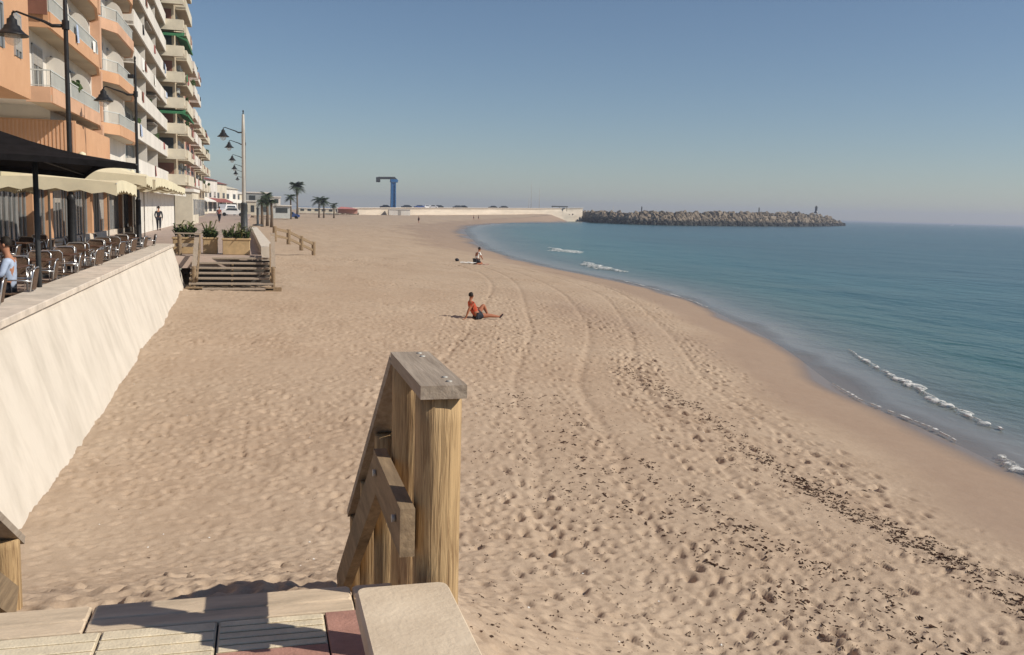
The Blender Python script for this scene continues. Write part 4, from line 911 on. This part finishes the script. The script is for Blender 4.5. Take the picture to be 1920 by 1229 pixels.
for i,(px,Y,w_,h,m1,m2,l) in enumerate([(400,190,7,5.6,'cream','white','low cream house past the ochre block, nearest of the low ones'),(408,208,9,7.2,'white','maroon','low house with white walls and dark red roof edge'),(418,226,10,6.8,'cream','maroon','low house with cream walls and maroon awnings'),(430,245,12,6.0,'white','cream','low white house behind the pink one'),(444,268,14,5.0,'cream','white','low cream house near the pale lamp post'),]):
    p=aty(px,400,Y); e=empty('low_house',(p.x-3,Y,FL),rad(-6-3*i),label=l,cat='house',group='low houses at the far end of the promenade')
    mb=MB(); mb.box((-9,0,0),(0,w_+6,h)); mb.build('wall',M[m1],e)
    mb=MB(); mb.add([(-9.2,-.3,h),(.4,-.3,h),(.4,w_+6.3,h),(-9.2,w_+6.3,h),(-4.4,-.3,h+1.1),(-4.4,w_+6.3,h+1.1)],[(0,1,4),(1,2,5,4),(2,3,5),(3,0,4,5),(3,2,1,0)]); mb.build('roof',M[m2],e)
    windows(e,.5,w_+5.5,.4,2.1,3,x=.003,frac=.6,rg=rgb); windows(e,.5,w_+5.5,3.4,1.3,3,x=.003,frac=.4,rg=rgb)
    mb=MB(); mb.box((-8,-.06,.9),(-1,.0-.003,2.3)); mb.build('shop_window',M['glass'],e)
    mb=MB(); mb.add([(.0,0,3.3),(.0,w_+5,3.3),(1.8,w_+5,2.6),(1.8,0,2.6),(.0,0,3.2),(.0,w_+5,3.2),(1.8,w_+5,2.4),(1.8,0,2.4)],[(0,3,2,1),(4,5,6,7),(3,7,6,2),(0,4,7,3),(1,2,6,5)]); mb.build('awning',M['maroon'] if i in (1,2) else M['fabw'],e)
def simple_house(px0,px1,pyb,pyt,Y,dp,m1,l,nm='white_house',rows_=2):
    a=aty(px0,pyb,Y); b=aty(px1,pyb,Y); t=aty(px0,pyt,Y).z; e=empty(nm,(a.x,Y,-.7),label=l,cat='house',group='pale houses behind the palms')
    W_=b.x-a.x; h=t+.7; mb=MB(); mb.box((0,0,0),(W_,dp,h)); mb.build('wall',M[m1],e)
    mb=MB(); mb.box((-.2,-.2,h),(W_+.2,dp+.2,h+.3)); mb.build('roof',M['white'],e)
    n=max(2,int(W_/2.4))
    for r in range(rows_):
        zz=.7+r*(h/rows_)
        for k in range(n):
            x0=W_*(k+.25)/n; f=MB(); f.box((x0,-.06,zz),(x0+W_/n*.5,-.003,zz+h/rows_*.5)); f.build('window',M['glass'],e)
simple_house(462,507,400,362,230,9,'grey','grey and white house just right of the lamp post')
simple_house(495,526,400,370,262,9,'white','bright white house behind the two tall palms')
simple_house(455,480,402,378,215,8,'cream','low cream building at the foot of the lamp post',rows_=1)
simple_house(560,640,398,391,330,8,'cream','long low pale building behind the clump of palms',rows_=1)
# kiosk van, blue car etc.
def car(p,rz,m_,lab,L_=4.2,H_=1.5,van=False,name='parked_car',group='cars parked near the beach'):
    e=empty(name,p,rz,label=lab,cat='van' if van else 'car',group=group); W_=.85
    pr=[(-.5,.32),(-.5,.8),(-.42,.9),(-.28,.96),(-.16,1.42),(.2,1.46),(.42,.98),(.5,.86),(.5,.32)] if not van else [(-.5,.32),(-.5,1.9),(-.46,2.0),(.28,2.0),(.4,1.25),(.5,1.0),(.5,.32)]
    hs_=H_/1.5 if not van else H_/2.
    V=[];n=len(pr)
    for sy_,sc2 in ((-W_,1),(W_,1)):
        V+=[(x*L_,sy_*(1 if z<1.0 else .86),z*hs_) for x,z in pr]
    mb=MB(); mb.add(V,[tuple(range(n)),tuple(range(2*n-1,n-1,-1))]+[(i,i+n,(i+1)%n+n,(i+1)%n) for i in range(n)]); mb.build('body',m_,e)
    zt_=(1.36 if not van else 1.75)*hs_; zb_=(.98 if not van else 1.15)*hs_
    for s in (-1,1):
        mb=MB(); x0,x1=(-.2*L_,.27*L_) if not van else (-.42*L_,.3*L_); mb.add([(x0,s*.86,zb_),(x1,s*.86,zb_),(x1-.35,s*.765,zt_),(x0+.15,s*.765,zt_)],[(0,1,2,3)]); mb.build('side_window',M['glass'],e)
    mb=MB(); xf=(.395 if not van else .375)*L_; mb.add([(xf+.1,-.7,zb_),(xf+.1,.7,zb_),(xf-.5,.66,zt_+.05),(xf-.5,-.66,zt_+.05)],[(0,1,2,3)]); mb.build('windscreen',M['glass'],e)
    for sx_ in (-.32,.32):
        for s in (-1,1):
            mb=MB(); c=(sx_*L_,s*.8,.31); mb.tube([(c[0],c[1]-.1,.31),(c[0],c[1]+.1,.31)],.31,14); mb.build('wheel',M['rubber'],e)
p=aty(436,402,168); car((p.x,168,FL),rad(182),M['carw'],'white car at the end of the promenade left of the lamp post')
p=aty(425,402,180); car((p.x,180,FL),rad(240),M['carw'],'white van parked behind the white car at the promenade end',van=True,H_=2.)
p=aty(543,402,205); car((p.x,205,sandz(p.x,205)+.02),rad(175),M['carb'],'dark blue car beside the beach palms',)
p=aty(528,398,190); e=empty('beach_kiosk',(p.x,190,-.9),label='small pale green beach kiosk left of the palms',cat='kiosk')
mb=MB(); mb.box((-1.6,-1.3,0),(1.6,1.3,2.4)); mb.build('wall',M['railm'],e); mb=MB(); mb.box((-1.9,-1.6,2.4),(1.9,1.6,2.6)); mb.build('roof',M['white'],e); mb=MB(); mb.box((-1.1,-1.36,1.1),(1.1,-1.303,2.)); mb.build('window',M['glass'],e)
# palms
def palm_(px,pyb,pyt,Y,lab,cr=1.6,shag=False,nf=24):
    b=aty(px,pyb,Y); t=aty(px,pyt,Y); z0=min(b.z,sandz(b.x,Y)) if b.x>-1 else FL; e=empty('palm_tree',(b.x,Y,z0),label=lab,cat='palm tree',group='palms at the back of the beach')
    Hh=t.z-z0-cr*.55; mb=MB(); mb.tube([(0,0,-.3),(.05,0,Hh*.4),(.0,.05,Hh*.8),(.0,0,Hh)],[.24,.17,.15,.18],8); mb.build('trunk',M['trunk'],e)
    rg=random.Random(int(px)); mb=MB()
    for i in range(nf):
        a=2*math.pi*i/nf*2.4+rg.random(); up=rg.uniform(-.5,1.2); l=cr*rg.uniform(.8,1.15); d=Vector((math.cos(a),math.sin(a),0)); s_=Vector((-d.y,d.x,0)); pts=[]
        for k in range(6):
            u=k/5; pts.append(Vector((0,0,Hh))+d*l*u*math.cos(up*.6)+Vector((0,0,l*(u*math.sin(up)-.55*u*u))))
        for k in range(5):
            for q in range(3):
                u=(q+.5)/3; c=pts[k].lerp(pts[k+1],u); wl_=.38*cr*math.sin(math.pi*min(.98,(k+u)/5*.9+.08)); dr=Vector((0,0,-wl_*.45)); f_=(pts[k+1]-pts[k]).normalized()*.05*cr
                for sg in (-1,1): mb.add([c-f_*.6,c+f_*.6,c+s_*sg*wl_+dr+f_*2.2],[(0,1,2)])
    if shag:
        for i in range(60):
            a=rg.random()*6.28; z=Hh-rg.random()*cr*.9; r=.2; l=.5; d=Vector((math.cos(a),math.sin(a),0)); s_=Vector((-d.y,d.x,0))*.08
            b_=d*r+Vector((0,0,z)); mb.add([b_-s_,b_+s_,b_+d*.25-Vector((0,0,l))],[(0,1,2)])
    mb.build('crown',M['palm'],e)
palm_(501,400,357,132,'shaggy palm nearest to the lamp post, before the white house',1.25,True)
palm_(491,403,372,128,'small palm left of the shaggy one by the lamp post',.9)
palm_(509,403,371,128,'small palm right of the shaggy one by the lamp post',.9)
palm_(557,404,338,205,'tallest palm with round crown, right of a lower one',2.0,True,nf=46)
palm_(545,404,362,200,'lower slender palm just left of the tallest palm',1.5)
palm_(598,403,366,235,'left palm of the dark clump of two behind the beach',2.0)
palm_(607,403,368,232,'right palm of the dark clump of two behind the beach',2.0)
palm_(626,402,379,240,'small reddish brown palm right of the dark clump',1.3)
# harbour wall and yard
def P3(px,py,Y): return aty(px,py,Y)
hw=empty('harbour_wall',(60,400,-1),label='long pale harbour wall across the head of the bay',cat='wall')
A=[(628,400,335),(760,402.5,365),(900,403,400),(1000,404,430),(1092,406,470)]
mb=MB(); V=[];tops=[391,390.8,391,391.5,391]
for (px,py,Y),tp_ in zip(A,tops):
    b=P3(px,py,Y); t=P3(px,tp_,Y); V+=[(b.x,Y,-3),(b.x,Y+4,-3),(b.x,Y+4,t.z),(b.x,Y,t.z)]
Fc=[(0,1,2,3),(16,19,18,17)]
for i in range(4):
    for k in range(4): a=i*4+k;b_=i*4+(k+1)%4; Fc.append((a,a+4,b_+4,b_))
mb.add(V,Fc); loc(mb,hw).build('wall_face',M['harbour'],hw)
mb=MB()
for i in range(4):
    a=Vector(V[i*4+3]);b_=Vector(V[i*4+7]); mb.beam(a+Vector((0,-.1,.1)),b_+Vector((0,-.1,.1)),.8,.3)
loc(mb,hw).build('coping',M['coping'],hw)
hd_=MB()
for i in range(260):
    t=random.random(); px=628+450*t; Y=335+130*t-3; p=P3(px,402.2+random.uniform(-.4,.6),Y); lump(hd_,(p.x,p.y,p.z),random.uniform(.25,.6),n=5,flat=.8,jit=.4)
hd_.build('scrub',M['trunk'],label='thin brown scrub along the foot of the harbour wall',cat='scrub',kind='stuff')
g=P3(745,398,358); bx=empty('beach_hut',(g.x,352,-.9),label='low white hut against the harbour wall under the crane',cat='hut')
mb=MB(); mb.box((-4,0,0),(4,3,2.1)); mb.build('wall',M['white'],bx); mb=MB(); mb.box((-4.2,-.2,2.1),(4.2,3.2,2.3)); mb.build('roof',M['fabw'],bx); mb=MB(); mb.box((-.5,-.05,.1),(.5,-.003,1.9)); mb.build('door',M['shut'],bx)
cr=P3(737,392,430); ce=empty('crane',(cr.x,430,0),label='tall blue harbour crane with dark jib pointing left',cat='crane')
tz=P3(737,338,430).z
mb=MB()
for a,b in ((-1,-1),(1,-1),(1,1),(-1,1)): mb.beam((a*1.,b*1.,0),(a*.8,b*.8,tz-1),.45,.45,(0,1,0))
z=1.
while z<tz-2:
    for s in (-1,1): mb.beam((-.95,s*.95,z),(.95,s*.95,z+1.6),.2,.2); mb.beam((s*.95,-.95,z),(s*.95,.95,z+1.6),.2,.2)
    z+=1.7
mb.box((-1.15,-.7,0),(1.15,.7,tz-1.2)) ; mb.build('mast',M['blue'],ce)
mb=MB(); mb.box((-1.4,-1.2,tz-1.1),(1.9,1.2,tz+.3),bev=.1); mb.build('machine_house',M['blue'],ce)
mb=MB(); mb.beam((-6.8,0,tz+.7),(.8,0,tz+.9),1.0,1.1); mb.beam((.8,0,tz+.8),(2.,0,tz-.5),.7,.7); mb.build('jib',M['dark'],ce)
mb=MB(); mb.box((-7.8,-.8,tz-1.2),(-6.0,.8,tz+1.1),bev=.15); mb.build('jib_head',M['dark'],ce)
# red playground tent and posts
g=P3(652,399,300); te=empty('play_tent',(g.x,300,g.z-.4),label='pink and red low tent between the palms and the harbour wall',cat='tent')
mb=MB(); mb.add([(-3.5,-2,1.5),(3.5,-2,1.5),(3.5,2,1.5),(-3.5,2,1.5),(-2,0,2.2),(1.2,0,2.0)],[(0,1,5,4),(1,2,5),(2,3,4,5),(3,0,4),(3,2,1,0)]); mb.build('tent_roof',M['redp'],te)
for x,y in ((-3.3,-1.8),(3.3,-1.8),(3.3,1.8),(-3.3,1.8)): mb=MB(); mb.tube([(x,y,0),(x,y,1.62)],.08,6); mb.build('pole',M['fabw'],te)
mb=MB(); mb.box((-3.2,1.7,.1),(3.2,1.78,1.5)); mb.build('side_panel',M['pinkr'],te)
# small things on top of the harbour wall: parked cars and a dark roof
for i,(px,py,Yc,m_,l) in enumerate([(722,389,380,'card','dark car on the harbour quay left of the crane'),(762,389,385,'card','dark car on the quay just right of the crane'),(786,389,390,'carb','blue car on the quay, left of a white one'),(800,389,392,'carw','white car on the quay between blue and dark cars'),(812,389,392,'carw','second white car on the quay, right of the first'),(822,389,395,'card','dark car closing the quay group of four'),(858,389.5,400,'card','dark car alone in the middle of the quay, left of a pair'),(868,389.5,404,'card','dark car alone in the middle of the quay, right of a pair'),(924,390,415,'card','small dark car on the quay above the sand spit'),(944,390,420,'card','dark car on the quay nearest the mole, left of a long shed')]):
    p=P3(px,py+2.2,Yc+4); car((p.x,Yc+4,p.z),rad(rgb.uniform(-20,20)),M[m_],l,group='cars on the harbour quay')
qm=MB(); V=[]
for (px,py,Y),tp_ in zip(A,tops):
    t=P3(px,tp_,Y); V+=[(t.x,Y+4.2,t.z-.25),(t.x,Y+30,t.z-.25)]
qm.add(V,[(2*i,2*i+2,2*i+3,2*i+1) for i in range(4)]); qm.build('quay',M['pave'],kind='structure')
g=P3(1052,389,450); sh=empty('quay_shed',(g.x,452,g.z-2.),label='long low dark canopy roof on the quay where the mole begins',cat='shed')
mb=MB(); mb.box((-4,-1,2.1),(4,1.4,2.6),bev=.1); mb.build('roof',M['dark'],sh)
for x in (-3.7,0,3.7): mb=MB(); mb.tube([(x,0,0),(x,0,2.2)],.12,6); mb.build('post',M['dark'],sh)
# breakwater: individual rocks
bw0=[(1088,414.5,455),(1110,418,437),(1180,421,425),(1250,423,420),(1400,424.5,470),(1500,425,540),(1560,424.5,620),(1580,424,650)]
def bw(t):
    px=1088+(1580-1088)*t; xs=[q[0] for q in bw0]; py=float(np.interp(px,xs,[q[1] for q in bw0])); return px,atz(px,py,ZW)
core=MB(); V=[];nb=40
for i in range(nb+1):
    t=i/nb; px,b=bw(t); top=float(np.interp(px,[1088,1150,1400,1500,1555,1580],[399,400.2,400.5,401.5,409,421.5])); dist=b.y; th=aty(px,top,b.y+8).z*.88
    n_=Vector((b.x,b.y,0)).normalized(); q=b+n_*7; r=b+n_*14; V+=[tuple(b+Vector((0,0,-1)))+(),(q.x,q.y,max(th-.8,ZW)),(r.x,r.y,max(th-.8,ZW)),(r.x+n_.x*9,r.y+n_.y*9,ZW-1)]
Fc=[]
for i in range(nb):
    for k in range(3): a=i*4+k; Fc.append((a,a+4,a+5,a+1))
Fc.append((nb*4+3,nb*4+2,nb*4+1,nb*4)); Fc.append((0,1,2,3)); core.add(V,Fc); core.build('breakwater_core',M['rock'],label='rubble core of the breakwater under its boulders',cat='breakwater')
protos=[]
rr_=random.Random(9); rest=MB(); cnt=0; spots=[]
for i in range(1250):
    t=rr_.random(); u=rr_.random(); px,b=bw(t); top=float(np.interp(px,[1088,1150,1400,1500,1555,1580],[399,400.2,400.5,401.5,409,421.5])); th=aty(px,top,b.y+8).z
    n_=Vector((b.x,b.y,0)).normalized(); v=min(u*1.5,1); p=b+n_*(v*8+(max(u-.67,0))*22); z=ZW+.1+(th-ZW-.6)*v**.9; sz=rr_.choice((.6,.8,1.,1.2,1.7))*rr_.uniform(.85,1.1)*(b.y/440)**.4; spots.append((-(sz/b.length),p.x,p.y,z,sz))
spots.sort()
for k in range(6):
    mb=MB(); lump(mb,(0,0,0),1,n=6,flat=.8,jit=.28,rg=rr_); protos.append(mb)
pm_me=[]
for k,(q,x,y,z,sz) in enumerate(spots):
    if k<300:
        if k<6: o=protos[k].build('breakwater_rock',M['rock'],label='angular boulder on the long rock breakwater',cat='rock',group='boulders of the breakwater'); pm_me.append(o)
        else: o=pm_me[k%6].copy(); COL.objects.link(o)
        o.location=(x,y,z); o.scale=(sz*1.15,sz,sz*.9); o.rotation_euler=(rr_.random()*3,rr_.random()*3,rr_.random()*6)
    else: lump(rest,(x,y,z),sz,n=6,flat=.8,jit=.3,rg=rr_)
rest.build('breakwater_rubble',M['rock'],label='mass of smaller boulders filling the breakwater',cat='rocks',kind='stuff')
def small_post(px,pyb,pyt,Y,w_,lab,m_,nm='beacon'):
    b=aty(px,pyb,Y); t=aty(px,pyt,Y); e=empty(nm,(b.x,Y,b.z-.5),label=lab,cat='beacon'); h=t.z-b.z+.5
    mb=MB(); mb.lathe([(w_*1.5,0),(w_*1.5,h*.15),(w_,h*.2),(w_*.8,h*.75),(w_*1.2,h*.76),(w_*1.2,h*.82),(w_*.6,h*.84)],n=10); mb.build('tower',m_,e)
    mb=MB(); mb.lathe([(w_*.6,h*.84),(w_*.6,h*.93),(w_*.7,h*.94),(.01,h)],n=10); mb.build('lantern',M['dark'],e)
small_post(1530,399,386,575,.9,'stubby dark harbour beacon at the end of the breakwater',M['card'])
small_post(1423,399,389,500,.35,'thin post on the outer part of the breakwater',M['dark'],'light_post')
small_post(1203,398,387,440,.3,'thin post on the inner part of the breakwater',M['dark'],'light_post')
def sailboat(px,pyt,Y,lab,mh=None):
    t=aty(px,pyt,Y); e=empty('sailboat',(t.x,Y,ZW),label=lab,cat='boat',group='sailing boats moored behind the quay')
    mb=MB(); V=[(-4,0,.9),(-3.6,-1.3,1.1),(1,-1.5,1.1),(4.6,0,1.4),(1,1.5,1.1),(-3.6,1.3,1.1),(-3.2,-.6,0),(1,-.8,0),(3.6,0,0),(1,.8,0),(-3.2,.6,0)]
    mb.add(V,[(0,1,2,3,4,5),(1,6,7,2),(2,7,8,3),(3,8,9,4),(4,9,10,5),(0,5,10,6,1),(6,10,9,8,7)]); mb.build('hull',M['carw'],e)
    mb=MB(); mb.tube([(0,0,1),(0,0,t.z-ZW)],[.14,.1],6); mb.build('mast',M['galv'],e)
for px,pyt,Y,l in ((997,343,500,'sailing boat with the tallest mast above the quay'),(1012,352,510,'sailing boat just right of the tallest mast'),(992,372,498,'small boat with short mast left of the tallest'),(1150,385,560,'boat mast showing over the inner breakwater')): sailboat(px,pyt,Y,l)
sailboat(1785,411,1400,'tiny boat on the open sea near the horizon')

# ---------------------------------------------------------------- sea air
hz=MB(); hz.box((-1000,-70,-8),(3500,4000,46)); 
hm=bpy.data.materials.new('haze'); hm.use_nodes=True; t=hm.node_tree; t.nodes.remove(t.nodes['Principled BSDF'])
pv=t.nodes.new('ShaderNodeVolumePrincipled'); pv.inputs['Color'].default_value=(.74,.79,.94,1); pv.inputs['Density'].default_value=.00038; pv.inputs['Anisotropy'].default_value=.2
t.links.new(pv.outputs[0],t.nodes['Material Output'].inputs['Volume'])
hz.build('haze',hm,kind='stuff')
